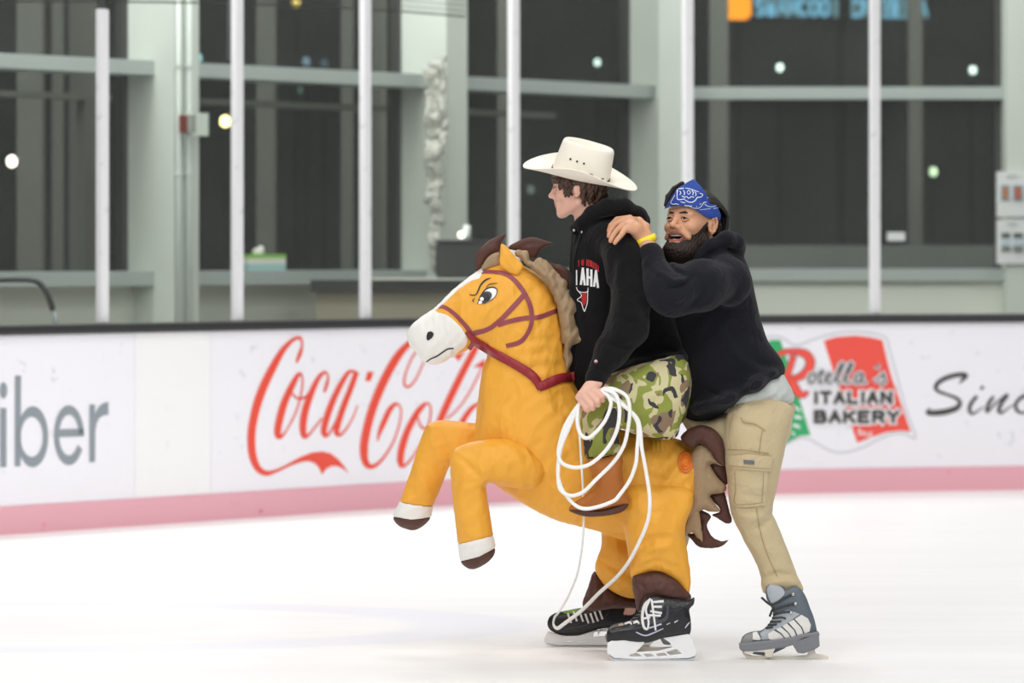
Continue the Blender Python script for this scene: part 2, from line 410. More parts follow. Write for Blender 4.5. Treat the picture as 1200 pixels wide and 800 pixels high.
# ================================================================== the setting
KX = [(-2.72, 22.66, 1.2), (-1.449, 24.15, 1.2), (-.653, 25.08, 1.0), (1.644, 26.5, .40), (3.238, 26.98, .22)]
def fb(x):                                   # the curve of the boards on the ice: Y and slope at X
    if x <= KX[0][0]: return KX[0][1]+KX[0][2]*(x-KX[0][0]), KX[0][2]
    if x >= KX[-1][0]: return KX[-1][1]+KX[-1][2]*(x-KX[-1][0]), KX[-1][2]
    for (a, ya, sa), (b, yb, sb) in zip(KX[:-1], KX[1:]):
        if a <= x <= b:
            h = b-a; t = (x-a)/h
            y = (2*t**3-3*t*t+1)*ya+(t**3-2*t*t+t)*h*sa+(-2*t**3+3*t*t)*yb+(t**3-t*t)*h*sb
            dy = ((6*t*t-6*t)*ya+(-6*t*t+6*t)*yb)/h+(3*t*t-4*t+1)*sa+(3*t*t-2*t)*sb
            return y, dy
def bp(x, off=0.):                           # a point on the boards, off = metres behind their face
    y, d = fb(x); n = math.hypot(1, d); return x-d/n*off, y+off/n
def bx(px, off=0.):                          # X on the boards under photo column px
    X = 0.
    for _ in range(40):
        q = bp(X, off); X += ((px-600)/FPX*q[1]-q[0])*.8
    return X
def onboard(P, off=-.004):
    out = []
    for p in P:
        X = bx(p[0]); q = bp(X, off); out.append((q[0], q[1], CAMH+(HZ-p[1])*fb(X)[0]/FPX))
    return np.array(out)
def sweep(x0, x1, prof, n=60, closed=True):
    V = []; F = []; m = len(prof)
    for i in range(n+1):
        x = x0+(x1-x0)*i/n
        for o_, z in prof: q = bp(x, o_); V.append((q[0], q[1], z))
    for i in range(n):
        for j in range(m if closed else m-1): F.append([i*m+j, i*m+(j+1) % m, (i+1)*m+(j+1) % m, (i+1)*m+j])
    F.append(list(range(m))); F.append([n*m+j for j in range(m)][::-1]); return V, F
# ice, with the faint painted oval under it
V = []; F = []; nx = 90
for i in range(nx+1):
    x = -9+17*i/nx; yb = min(fb(x)[0]+.05, 40)
    for j in range(9): V.append((x, -4+(yb+4)*j/8, 0))
for i in range(nx):
    for j in range(8): F.append([i*9+j, (i+1)*9+j, (i+1)*9+j+1, i*9+j+1])
def ice_mat():
    m = bpy.data.materials.new('ice'); m.use_nodes = True; nt = m.node_tree; b = nt.nodes['Principled BSDF']; L = nt.links.new
    b.inputs['Roughness'].default_value = .38; b.inputs['Specular IOR Level'].default_value = .25
    tc = nt.nodes.new('ShaderNodeTexCoord')
    def nz(sc, scale, det=4):
        mp = nt.nodes.new('ShaderNodeMapping'); mp.inputs['Scale'].default_value = sc; L(tc.outputs['Object'], mp.inputs[0])
        n = nt.nodes.new('ShaderNodeTexNoise'); n.inputs['Scale'].default_value = scale; n.inputs['Detail'].default_value = det; L(mp.outputs[0], n.inputs[0]); return n.outputs[0]
    def ramp(inp, stops):
        r = nt.nodes.new('ShaderNodeValToRGB'); e = r.color_ramp.elements
        while len(e) < len(stops): e.new(.5)
        for q, (p, c) in zip(e, stops): q.position = p; q.color = (*c, 1) if hasattr(c, '__len__') else (c, c, c, 1)
        L(inp, r.inputs[0]); return r.outputs[0]
    def mixc(f, a, bb):
        x = nt.nodes.new('ShaderNodeMix'); x.data_type = 'RGBA'; L(f, x.inputs[0])
        for s, v in ((6, a), (7, bb)):
            if isinstance(v, tuple): x.inputs[s].default_value = (*v, 1)
            else: L(v, x.inputs[s])
        return x.outputs[2]
    base = mixc(ramp(nz((.25, 3.5, 1), 1.2), [(.35, 0), (.65, 1)]), (.89, .895, .90), (.93, .93, .93))
    scr = ramp(nz((.5, 14, 1), 2.2, 6), [(.60, 0), (.66, 1)])
    base = mixc(scr, base, (.86, .87, .885))
    mp = nt.nodes.new('ShaderNodeMapping'); mp.vector_type = 'TEXTURE'; mp.inputs['Location'].default_value = (-2.05+.5, 17.3-OY, 0); mp.inputs['Scale'].default_value = (2.25, 1.25, 1); L(tc.outputs['Object'], mp.inputs[0])
    ln = nt.nodes.new('ShaderNodeVectorMath'); ln.operation = 'LENGTH'; L(mp.outputs[0], ln.inputs[0])
    ring = ramp(ln.outputs['Value'], [(.70, 0), (.76, 1), (.93, 1), (.98, 0)])
    base = mixc(ring, base, (.845, .85, .91))
    core = ramp(ln.outputs['Value'], [(.38, 1), (.46, 0)]); base = mixc(core, base, (.90, .872, .875))
    L(base, b.inputs['Base Color'])
    bn = nt.nodes.new('ShaderNodeBump'); bn.inputs['Strength'].default_value = .12; bn.inputs['Distance'].default_value = .01; L(nz((.8, 8, 1), 3), bn.inputs['Height']); L(bn.outputs[0], b.inputs['Normal'])
    return m
_v = np.array(V); OX, OY = (_v[:, 0].min()+_v[:, 0].max())/2, (_v[:, 1].min()+_v[:, 1].max())/2
obj('floor', V, F, ice_mat(), label='white scratched ice of the rink', cat='ice', kind='structure', smooth=False)
MB().add(*[[(-9, 16, -.02), (8, 16, -.02), (8, 31, -.02), (-9, 31, -.02)], [[0, 1, 2, 3]]]).build('floor', mat('walkway_concrete', (120, 120, 116), .8, var=.1), label='grey concrete walkway behind the boards', cat='floor', kind='structure')
# the boards
BD = thing('dasher_board', (0, fb(0)[0], 0), 'long white rink boards printed with adverts, red kick strip and black cap', 'rink boards')
white_a = mat('board_plastic', (244, 244, 250), .35, var=.02, vscale=9); white_b = mat('board_plastic_plain', (250, 250, 250), .35)
def spk(name, rgb, dots, sc, thr):
    m = mat(name, rgb, .4); nt = m.node_tree; b = nt.nodes['Principled BSDF']; tc = nt.nodes.new('ShaderNodeTexCoord')
    n = nt.nodes.new('ShaderNodeTexNoise'); n.inputs['Scale'].default_value = sc; n.inputs['Detail'].default_value = 5; n.inputs['Roughness'].default_value = .7
    r = nt.nodes.new('ShaderNodeValToRGB'); r.color_ramp.elements[0].position = thr; r.color_ramp.elements[1].position = thr+.07
    r.color_ramp.elements[0].color = lin(rgb)+(1,); r.color_ramp.elements[1].color = lin(dots)+(1,)
    nt.links.new(tc.outputs['Object'], n.inputs[0]); nt.links.new(n.outputs[0], r.inputs[0]); nt.links.new(r.outputs[0], b.inputs['Base Color']); return m
face_a = spk('advert_sheet', (247, 246, 252), (214, 215, 224), 11, .63); face_b = spk('plain_sheet', (249, 249, 250), (225, 226, 230), 10, .66)
cuts = [-6.5, bx(158), bx(247), bx(730), 7.5]
for i in range(4):
    obj('panel', *sweep(cuts[i]+.001, cuts[i+1]-.001, [(0, .163), (0, 1.07), (.1, 1.07), (.1, .163)], 40), face_b if i == 1 else face_a, BD, smooth=False, recalc=True)
obj('kick_strip', *sweep(-6.5, 7.5, [(-.012, .0), (-.012, .157), (-.004, .162), (.1, .162), (.1, 0)], 120), spk('kick_plastic', (236, 176, 188), (226, 120, 130), 7, .64), BD, smooth=False, recalc=True, label='frosted red kick strip along the ice')
obj('frost', *sweep(-6.5, 7.5, [(-.035, -.01), (-.028, .004), (-.013, .011), (-.010, -.01)], 120), mat('shaved_ice', (250, 240, 242), .7, bump=(40, .5)), BD, smooth=False, recalc=True)
obj('top_rail', *sweep(-6.5, 7.5, [(-.02, 1.071), (-.025, 1.085), (-.02, 1.118), (.0, 1.124), (.1, 1.124), (.1, 1.071)], 120), mat('black_cap', (52, 52, 54), .5), BD, smooth=False, recalc=True, label='black cap rail')
# glass and its posts
def clear(name, tr, gl, df, tint=(1, 1, 1), dcol=(.8, .82, .8), rough=.03):
    m = bpy.data.materials.new(name); m.use_nodes = True; nt = m.node_tree; nt.nodes.clear(); L = nt.links.new
    o = nt.nodes.new('ShaderNodeOutputMaterial'); t = nt.nodes.new('ShaderNodeBsdfTransparent'); g = nt.nodes.new('ShaderNodeBsdfGlossy'); d = nt.nodes.new('ShaderNodeBsdfDiffuse')
    t.inputs[0].default_value = (*tint, 1); g.inputs['Roughness'].default_value = rough; d.inputs[0].default_value = (*dcol, 1)
    a = nt.nodes.new('ShaderNodeMixShader'); a.inputs[0].default_value = gl/(gl+df); L(d.outputs[0], a.inputs[1]); L(g.outputs[0], a.inputs[2])
    b = nt.nodes.new('ShaderNodeMixShader'); b.inputs[0].default_value = 1-tr; L(t.outputs[0], b.inputs[1]); L(a.outputs[0], b.inputs[2]); L(b.outputs[0], o.inputs[0])
    tc = nt.nodes.new('ShaderNodeTexCoord'); n = nt.nodes.new('ShaderNodeTexNoise'); n.inputs['Scale'].default_value = 1.6; n.inputs['Detail'].default_value = 2; n.inputs['Roughness'].default_value = .5
    mp = nt.nodes.new('ShaderNodeMapRange'); mp.inputs[1].default_value = .45; mp.inputs[2].default_value = .8; mp.inputs[3].default_value = 1-tr; mp.inputs[4].default_value = (1-tr)*1.5
    L(tc.outputs['Object'], n.inputs[0]); L(n.outputs[0], mp.inputs[0]); L(mp.outputs[0], b.inputs[0]); return m
shield = clear('shield_glass', .94, .006, .054, (.985, 1, .99), (.26, .27, .26))
alu = spk('post_aluminium', (232, 232, 235), (205, 206, 210), 14, .6); steel_dark = mat('dark_steel', (70, 75, 75), .5)
posts = [(-60, 3.0), (120, 2.84), (278, 3.3), (428, 3.3), (602, 3.3), (806, 3.3), (1025, 3.3), (1262, 3.3)]
plab = ['', 'white glass post furthest left, cut off at its top with dark above', 'white glass post beside the tissue box, second from the left', 'white glass post left of the column wrapped in pale sheeting', 'white glass post directly above the horse head', 'white glass post between the two skaters heads, against the corner column', 'white glass post in front of the right hand windows', '']
for i, (px, top) in enumerate(posts):
    X = bx(px, .05); q = bp(X, .05); a = math.atan(fb(X)[1]); R = Matrix.Rotation(a, 3, 'Z')
    if plab[i]:
        t = thing('glass_post', (q[0], q[1], 1.124), plab[i], 'post', 'posts holding the rink glass')
        MB().box((q[0], q[1], (1.124+top)/2), (.062, .05, top-1.124), R, .006).build('post', alu, t)
        if i == 1: MB().box((q[0], q[1], top+.35), (.03, .03, .7), R, .004).build('upper_rod', steel_dark, t, label='dark rod above the post')
        if i == 2: MB().box((q[0]-.045, q[1]+.02, 2.95), (.012, .03, .7), R).build('gasket', steel_dark, t)
    if i+1 < len(posts):
        X2 = bx(posts[i+1][0], .05); Vg, Fg = sweep(X+.045*math.cos(a), X2-.045*math.cos(math.atan(fb(X2)[1])), [(.044, 1.126), (.044, 3.3), (.056, 3.3), (.056, 1.126)], 8)
        glab = ['clear glass sheet at the left edge, left of the furthest left post', 'clear glass sheet in front of the grey column with conduits', 'clear glass sheet in front of the green tissue box', 'clear glass sheet in front of the sheeting wrapped column', 'clear glass sheet behind the cowboy hat', 'clear glass sheet behind the bandana, left of the right hand post', 'clear glass sheet in front of the printed notices at the right edge'][i]
        obj('rink_glass', Vg, Fg, shield, label=glab, cat='glass', group='sheets of rink glass', smooth=False, recalc=True)
# adverts on the boards
def ribbon(strokes, m, name, off=-.004, label=None, base=None):
    V = []; F = []
    for S in strokes:
        S = strip_pts(S, step=2.0); Cs = strip2d(S, 3 if S[:, 2].max() < 14 else 4); b = len(V); n = len(S)
        for c in Cs: V += onboard(c, off).tolist()
        for j in range(len(Cs)-1):
            for i in range(n-1): F.append([b+j*n+i, b+j*n+i+1, b+(j+1)*n+i+1, b+(j+1)*n+i])
    return obj(name, V, F, m, base or BD, smooth=False, label=label)
def sheet(polys, m, name, off=-.003, smooth=True, label=None):
    V = []; F = []
    for p in polys:
        P = spline([q[:2] for q in p], 2.5, True) if smooth else p
        v, f = tri_fill(P, 12); b = len(V); V += onboard(v, off).tolist(); F += [[i+b for i in g] for g in f]
    return obj(name, V, F, m, BD, smooth=False, label=label)
grey_ink = mat('grey_ink', (146, 155, 163), .45); red_ink = mat('red_ink', (240, 84, 64), .42); dark_ink = mat('dark_ink', (76, 76, 74), .45)
# ...iber
zb = lambda p: Z(0, 430, 6.157, p)
def ring(o, i, a0=0, a1=360, n=48):
    A = [math.radians(a0+(a1-a0)*k/n) for k in range(n+1)]
    return [(o[0]+o[2]*math.cos(a), o[1]-o[3]*math.sin(a)) for a in A]+[(i[0]+i[2]*math.cos(a), i[1]-i[3]*math.sin(a)) for a in reversed(A)]
ib = [[(-2, 295), (44, 295), (44, 720), (-2, 722)], circ(22, 168, 28, 59), [(106, 62), (150, 62), (148, 350), (148, 660), (144, 715), (104, 716)],
      ring((234, 502, 112, 219), (227, 503, 80, 145), -180, 180), ring((495, 491, 108, 215), (495, 490, 70, 147), 2, 332), [(425, 448), (603, 443), (603, 499), (425, 505)],
      [(642, 270), (682, 269), (683, 335), (700, 300), (724, 272), (752, 257), (780, 253), (780, 343), (748, 347), (718, 362), (696, 400), (685, 460), (684, 684), (642, 686)]]
sheet([zb(p) for p in ib], grey_ink, 'lettering', smooth=False, label='large grey letters iber')
# red script
za = lambda p: Z(280, 370, 4, p); zc = lambda p: Z(410, 370, 4, p)
s1 = [[(268, 218, 10), (284, 178, 18), (295, 135, 9), (284, 104, 14), (252, 112, 16), (205, 160, 26), (158, 240, 35), (106, 350, 39), (72, 460, 38), (57, 560, 37), (62, 650, 36), (86, 712, 30), (125, 737, 24), (170, 727, 14), (232, 699, 12)],
      [(290, 268, 10), (276, 275, 18), (248, 325, 28), (212, 405, 33), (188, 490, 34), (179, 550, 30), (188, 568, 22), (215, 545, 8), (248, 488, 8), (275, 425, 8), (292, 350, 8), (297, 300, 8), (288, 266, 8)],
      [(240, 345, 7), (254, 372, 9), (280, 388, 11), (310, 380, 10), (335, 350, 8)],
      [(398, 358, 12), (411, 318, 15), (416, 285, 9), (402, 263, 12), (372, 290, 20), (338, 360, 28), (310, 440, 33), (298, 520, 32), (306, 565, 24), (330, 552, 10), (362, 512, 8), (388, 480, 8)],
      [(548, 262, 8), (515, 262, 16), (482, 310, 24), (442, 390, 28), (412, 470, 30), (396, 535, 28), (404, 562, 18), (428, 540, 10), (470, 460, 8), (520, 350, 6)],
      [(550, 262, 24), (522, 340, 26), (487, 430, 28), (461, 510, 29), (456, 548, 24), (472, 558, 14), (502, 528, 9), (535, 470, 7), (554, 418, 6)]]
s2 = [[(305, 100, 16), (275, 130, 26), (222, 190, 36), (160, 300, 39), (110, 420, 39), (76, 540, 39), (64, 630, 38), (74, 690, 30), (105, 706, 20), (150, 672, 12), (202, 590, 9), (234, 490, 8), (236, 432, 8), (215, 412, 14), (185, 440, 24), (157, 500, 25), (138, 545, 18), (127, 588, 4)],
      [(330, 150, 8), (300, 180, 8), (266, 250, 8), (252, 310, 10), (268, 334, 10), (305, 300, 8), (345, 215, 7)],
      [(358, 410, 8), (344, 418, 20), (310, 460, 27), (266, 545, 31), (240, 630, 33), (236, 690, 28), (250, 704, 14), (292, 662, 9), (335, 590, 9), (364, 520, 9), (378, 455, 9), (372, 415, 9), (352, 408, 9)],
      [(316, 470, 7), (326, 508, 10), (346, 528, 11), (375, 520, 9)],
      [(592, 140, 26), (580, 165, 30), (540, 240, 31), (480, 360, 33), (430, 470, 32), (405, 545, 30)], [(622, 230, 7), (605, 270, 8), (552, 370, 8), (500, 440, 8), (452, 482, 8)],
      [(620, 410, 9), (600, 412, 14), (568, 435, 22), (535, 480, 26), (510, 530, 28), (490, 600, 28)]]
sw = [[(232, 705), (226, 694), (290, 660), (340, 641), (388, 635), (430, 645), (465, 672), (492, 704), (512, 738), (488, 717), (460, 704), (432, 703), (408, 716), (388, 743), (375, 712), (355, 690), (325, 680), (290, 684)]]
ribbon([za(s) for s in s1]+[zc(s) for s in s2], red_ink, 'lettering', label='large red flowing script reading Coca-Cola')
sheet([za(sw[0])], red_ink, 'swash', smooth=False)
sheet([za([(601, 262), (631, 262), (616, 305), (590, 305)])], red_ink, 'hyphen', smooth=False)
for q in (zc([(486, 186), (540, 166), (508, 213)]), zc([(576, 240), (632, 202), (632, 240)])): sheet([q], red_ink, 'flourish', smooth=False)
# bakery flag
zr = lambda p: Z(890, 380, 5, p)
border = [(30, 80, 9), (70, 70, 9), (120, 74, 9), (160, 95, 9), (190, 116, 9), (235, 119, 9), (330, 83, 9), (450, 52, 9), (560, 43, 9), (660, 53, 9), (740, 77, 9), (762, 150, 9), (800, 285, 9), (858, 500, 9), (914, 662, 9), (850, 641, 9), (780, 642, 9), (690, 676, 9), (600, 722, 9), (500, 749, 9), (430, 745, 9), (360, 712, 9), (290, 672, 9), (230, 667, 9), (150, 702, 9), (90, 735, 9)]
grey_line = mat('grey_outline_ink', (205, 207, 214), .45); green_ink = mat('green_ink', (62, 176, 112), .45); flag_red = mat('flag_red_ink', (246, 92, 80), .42); white_ink = mat('white_ink', (246, 245, 248), .42)
ribbon([zr(border)], grey_line, 'flag_outline', off=-.002)
sheet([zr([(376, 96), (450, 74), (560, 66), (650, 76), (720, 92), (742, 190), (770, 300), (830, 470), (886, 628), (820, 622), (740, 632), (650, 662), (572, 693), (540, 600), (480, 420), (430, 270)])], flag_red, 'flag_stripe', label='red stripe of the flag', smooth=False)
sheet([zr([(40, 100), (80, 90), (122, 92), (140, 150), (200, 330), (255, 510), (298, 648), (240, 652), (190, 675), (145, 703), (90, 560)])], green_ink, 'flag_stripe', label='green stripe of the flag', smooth=False)
ribbon([zr(s) for s in ([(200, 480, 10), (230, 500, 14), (240, 510, 4)], [(200, 540, 14), (235, 545, 18), (248, 550, 4)], [(190, 590, 12), (220, 595, 18), (238, 608, 4)], [(185, 630, 12), (200, 640, 12), (205, 655, 3)])], white_ink, 'wheat_ear', off=-.005)
Rs = [[(200, 182, 30), (170, 270, 34), (140, 350, 34), (120, 410, 30)], [(100, 190, 20), (130, 165, 26), (200, 158, 30), (265, 172, 44), (296, 215, 50), (280, 268, 46), (230, 308, 36), (180, 318, 24)], [(172, 305, 40), (200, 360, 46), (226, 402, 44), (258, 412, 30), (284, 392, 12)]]
ribbon([zr([(p[0], p[1], p[2]+9) for p in s]) for s in Rs], mat('outline_ink', (120, 90, 92), .45), 'initial_outline', off=-.005)
ribbon([zr(s) for s in Rs], flag_red, 'initial', off=-.007, label='big red script letter R')
sc = [[(318, 288, 9), (298, 292, 10), (284, 318, 10), (290, 342, 10), (310, 338, 9), (326, 312, 9), (320, 290, 9), (336, 300, 6)], [(366, 262, 10), (350, 310, 10), (344, 340, 10), (358, 342, 8), (376, 325, 6)], [(334, 288, 7), (378, 284, 7)],
      [(380, 322, 7), (405, 312, 9), (416, 294, 9), (404, 284, 8), (388, 302, 10), (388, 332, 10), (404, 344, 9), (430, 328, 6)], [(432, 326, 7), (468, 275, 9), (490, 232, 9), (480, 224, 9), (462, 260, 10), (448, 318, 10), (456, 344, 9), (482, 330, 6)],
      [(484, 326, 7), (520, 275, 9), (542, 232, 9), (532, 224, 9), (514, 260, 10), (500, 318, 10), (508, 344, 9), (534, 330, 6)], [(598, 290, 9), (575, 290, 10), (556, 318, 11), (562, 344, 10), (585, 330, 9), (602, 290, 10), (594, 330, 10), (604, 344, 9), (626, 328, 6)],
      [(682, 238, 14), (690, 246, 12), (682, 262, 5)], [(668, 335, 7), (700, 312, 8), (726, 284, 9), (722, 305, 10), (734, 330, 10), (722, 346, 10), (700, 342, 9)]]
ribbon([zr([(p[0], p[1], 34) for p in s]) for s in sc], grey_line, 'lettering_halo', off=-.008)
ribbon([zr([(p[0], p[1], 24) for p in s]) for s in sc], white_ink, 'lettering_halo', off=-.009)
ribbon([zr([(p[0], p[1], p[2]*1.25) for p in s]) for s in sc], dark_ink, 'lettering', off=-.011, label='small dark script otella\'s')
def caps(text, x0, x1, y0, y1, w, gaps):
    Q = []; n = sum(.35 if c == 'I' else 1 for c in text); cell = (x1-x0-gaps*(len(text)-1))/n; x = x0
    for c in text:
        wd = cell*(.35 if c == 'I' else 1); Q += pen_quads(c, lambda u, v: (x+w/2+u*(wd-w), y0+w/2+v*(y1-y0-w)), w/2); x += wd+gaps
    return Q
cp = caps('ITALIAN', 314, 776, 388, 468, 22, 8)+caps('BAKERY', 314, 818, 500, 580, 22, 8)
halo = caps('ITALIAN', 302, 788, 376, 480, 46, -16)+caps('BAKERY', 302, 830, 488, 592, 46, -16)
sheet([zr(q) for q in halo], white_ink, 'lettering_halo', off=-.008, smooth=False)
sheet([zr(q) for q in cp], dark_ink, 'lettering', off=-.011, smooth=False, label='dark capitals ITALIAN BAKERY')
ribbon([zr(s) for s in ([(575, 622, 8), (590, 612, 10), (582, 640, 10), (590, 650, 8)], [(600, 650, 9), (608, 630, 9), (620, 634, 9), (618, 652, 9), (630, 645, 6)], [(658, 630, 8), (642, 636, 9), (640, 655, 9), (662, 650, 8)])], white_ink, 'lettering', off=-.006, label='small white script Inc')
zs = lambda p: Z(1060, 420, 8, p)
ss = [[(508, 238, 4), (545, 195, 34), (575, 158, 46), (520, 150, 42), (420, 170, 44), (330, 212, 42), (290, 265, 42), (312, 305, 32), (400, 338, 26), (485, 372, 32), (518, 415, 38), (488, 462, 50), (400, 494, 54), (300, 508, 54), (222, 508, 48), (208, 495, 34), (245, 465, 6)],
      [(678, 350, 32), (622, 420, 36), (606, 480, 36), (628, 518, 26), (680, 494, 16), (742, 450, 10)], [(712, 285, 30), (738, 262, 32)],
      [(832, 355, 30), (786, 420, 34), (766, 490, 30), (774, 505, 22), (830, 440, 20), (900, 380, 18), (962, 335, 28), (958, 348, 34), (906, 420, 38), (880, 490, 36), (900, 514, 26), (960, 472, 14), (1022, 430, 10)],
      [(1130, 345, 40), (1072, 380, 34), (1040, 430, 32), (1050, 482, 34), (1090, 508, 26), (1140, 500, 18)]]
ribbon([zs(s) for s in ss], dark_ink, 'lettering', label='dark brush script Sinc cut off at the right')
# ------------------------------------------------------------------ the glazed wall behind the rink
C0 = np.array((.95, 29.5)); U = np.array((-.63, -.776)); N = np.array((.776, -.63))
def wp(s, p, z): q = C0+U*s+N*p; return (q[0], q[1], z)
def wbox(mb, s0, s1, p0, p1, z0, z1): return mb.add([wp(s, p, z) for z in (z0, z1) for s, p in ((s0, p0), (s1, p0), (s1, p1), (s0, p1))], [[0, 1, 2, 3], [4, 5, 6, 7], [0, 1, 5, 4], [1, 2, 6, 5], [2, 3, 7, 6], [3, 0, 4, 7]])
def xbox(mb, x0, x1, y0, y1, z0, z1): return mb.box(((x0+x1)/2, (y0+y1)/2, (z0+z1)/2), (x1-x0, y1-y0, z1-z0))
paint = mat('pale_green_grey_paint', (205, 212, 204), .6, var=.04, vscale=3); rail_m = mat('rail_paint', (168, 178, 174), .5); knee = mat('wall_paint', (214, 219, 208), .7, var=.03, vscale=2)
pane_m = clear('window_glass', .90, .0, .10, (.65, .68, .65), (.12, .127, .12), .35)
H = 4.2
def column(name, mb, label): return mb.build(name, paint, label=label, cat='column', kind='structure')
mb = MB(); wbox(mb, 4.89, 5.10, -.05, .335, -.02, H); column('trim_1', mb, 'pale column with conduits, left of the picture')
mb = MB(); wbox(mb, 2.37, 2.58, -.05, .33, -.02, H); column('trim_2', mb, 'pale column half covered by wrapped sheeting')
mb = MB(); wbox(mb, -.05, .156, -.05, .2, -.02, H); xbox(mb, 1.0, 1.19, 29.18, 29.6, -.02, H); column('trim_3', mb, 'pale corner column between the two heads')
mb = MB(); xbox(mb, 3.39, 3.95, 29.25, 29.6, -.02, H); column('trim_4', mb, 'pale column at the right edge carrying notices')
mb = MB(); wbox(mb, .1, 9.5, -.12, 0, -.02, 1.33); mb.build('wall_left', knee, label='low pale wall under the left windows', cat='wall', kind='structure')
mb = MB(); xbox(mb, 1.1, 4.6, 29.5, 29.62, -.02, 1.33); mb.build('wall_back', knee, label='low pale wall under the right windows', cat='wall', kind='structure')
def window(i, lab, boxf, a0, a1, fr):
    w = thing('window_%d' % i, boxf(MB(), a0, a1, 0, .01, 1.32, 1.33).V[0], lab, 'window'); w['kind'] = 'structure'
    boxf(MB(), a0, a1, fr[0]-.12, fr[0]-.11, 1.34, H).build('pane', pane_m, w)
    boxf(MB(), a0, a1, fr[0]-.1, fr[1], 1.315, 1.40).build('sill', rail_m, w)
    boxf(MB(), a0, a1, fr[0]-.1, fr[1], 2.57, 2.655).build('rail', rail_m, w)
    mbf = MB(); boxf(mbf, a0, a0+.04, fr[0]-.14, fr[0]-.05, 1.34, H); boxf(mbf, a1-.04, a1, fr[0]-.14, fr[0]-.05, 1.34, H); mbf.build('frame', mat('bronze_frame', (60, 60, 58), .5), w)
lb = lambda mb, s0, s1, p0, p1, z0, z1: wbox(mb, s0, s1, p0, p1, z0, z1)
rb = lambda mb, x0, x1, p0, p1, z0, z1: xbox(mb, x0, x1, 29.5-p1, 29.5-p0, z0, z1)
window(1, 'dark window at the far left with a pale rail', lb, 5.10, 9.3, (.0, .17))
window(2, 'dark window behind the tissue box', lb, 2.58, 4.89, (.0, .17))
window(3, 'dark window behind the horse and the cowboy hat', lb, .156, 2.37, (.0, .17))
window(4, 'dark window at the right under the orange and blue lights', rb, 1.19, 3.39, (.0, .05))
# outside at night, with the window reflections placed there too
mb = MB(); mb.add([(-25, 26, -.1), (25, 29.7, -.1), (25, 60, -.1), (-25, 60, -.1)], [[0, 1, 2, 3]]); mb.build('ground', mat('night_asphalt', (60, 60, 58), .9), label='dark ground outside the windows', cat='ground', kind='structure')
mb = MB(); xbox(mb, 1.2, 6, 31.5, 31.8, -.1, 1.565); mb.build('trim_5', mat('parapet', (190, 190, 192), .8), label='grey ledge outside the right windows', cat='ledge', kind='structure')
def at(px, py, Y): return ((px-600)*Y/FPX, Y, CAMH+(HZ-py)*Y/FPX)
band_rail_m = mat('band_rail_grey', (150, 150, 146), .7)
for px, w, Y, lab in ((36, 30, 29.5, 'wide grey reflected band in the far left window'), (68, 12, 29.8, 'thin grey reflected band in the far left window'), (312, 22, 30.6, 'grey reflected band in the window above the tissue box'), (407, 14, 30.8, 'thin grey reflected band, left of the white glass post before the wrapped column'),
                      (98, 32, 30.6, 'wide brownish reflected band in the far left window, beside the furthest left glass post'), (442, 20, 31.6, 'brownish reflected band, right of the third glass post'), (458, 24, 31, 'grey reflected band, just left of the wrapped column'), (590, 14, 32, 'grey reflected band, left of the glass post above the horse'), (842, 22, 33, 'wide grey reflected band left of the orange light'), (1072, 16, 33.5, 'grey reflected band, right of the right hand glass post')):
    c = at(px, 0, Y); w *= Y/FPX  # reflections of the rink columns, built as grey posts behind the panes
    t = MB().box((c[0], Y, 1.95), (w, .15, 4.1)).build('reflected_band', band_rail_m, label=lab, cat='post', group='reflected column bands in the windows')
lamp(-3.5, 26.5, 6, 2, 90, aim=(-2, 30.5, 1.5)); lamp(.2, 30.4, 6, 2, 120, aim=(0, 32, 1.5)); lamp(3, 30.2, 6, 2, 120, aim=(2.5, 33, 1.5))  # unseen lamps added to brighten the reflected bands beyond the windows
rl = MB(); wbox(rl, -.5, 9, -1.3, -1.22, 2.475, 2.515); wbox(rl, 4.2, 4.28, -1.3, -1.22, -.1, 2.48); rl.build('outdoor_rail', band_rail_m, label='grey rail outside, just below the window rail on the left', cat='rail')
lights = [(14, 189, 5.0, (255, 225, 215), 9, 'big pinkish white reflected light at the far left'), (264, 142, 5.0, (255, 226, 150), 9, 'big yellow reflected light left of the second glass post'), (64, 2, 3.4, (255, 190, 90), 1.6, 'small amber reflected light at the top far left'),
 (39, 3, 3.0, (235, 255, 250), 2.4, 'small white reflected light at the top far left'), (311, 11, 4.2, (235, 190, 120), .8, 'dim amber reflected light above the tissue box'), (347, 3, 4.4, (255, 215, 120), 1.2, 'amber reflected light at the top, right of the dim one'),
 (359, 72, 4.4, (150, 175, 200), .55, 'bluish reflected light above the rail in the second window'), (380, 74, 4.4, (110, 130, 150), .35, 'faint bluish reflected light right of the other bluish one'), (349, 105, 4.0, (150, 190, 170), .6, 'greenish reflected light just below the rail in the second window'),
 (232, 68, 3.6, (190, 240, 245), 1.6, 'icy blue reflected light beside the conduits'), (541, 1, 4.0, (210, 180, 90), .8, 'amber reflected light at the top, right of the wrapped column'), (700, 73, 3.4, (220, 240, 240), 2.2, 'white reflected light above the cowboy hat'), (622, 222, 4.0, (150, 165, 165), .5, 'pale grey reflected light left of the rider face'),
 (914, 79, 3.6, (235, 255, 245), 3, 'white reflected light below the orange light'), (1140, 82, 3.6, (235, 255, 250), 3, 'white reflected light near the right column'), (1094, 201, 4.6, (215, 240, 200), 1.6, 'greenish white reflected light low in the right window')]
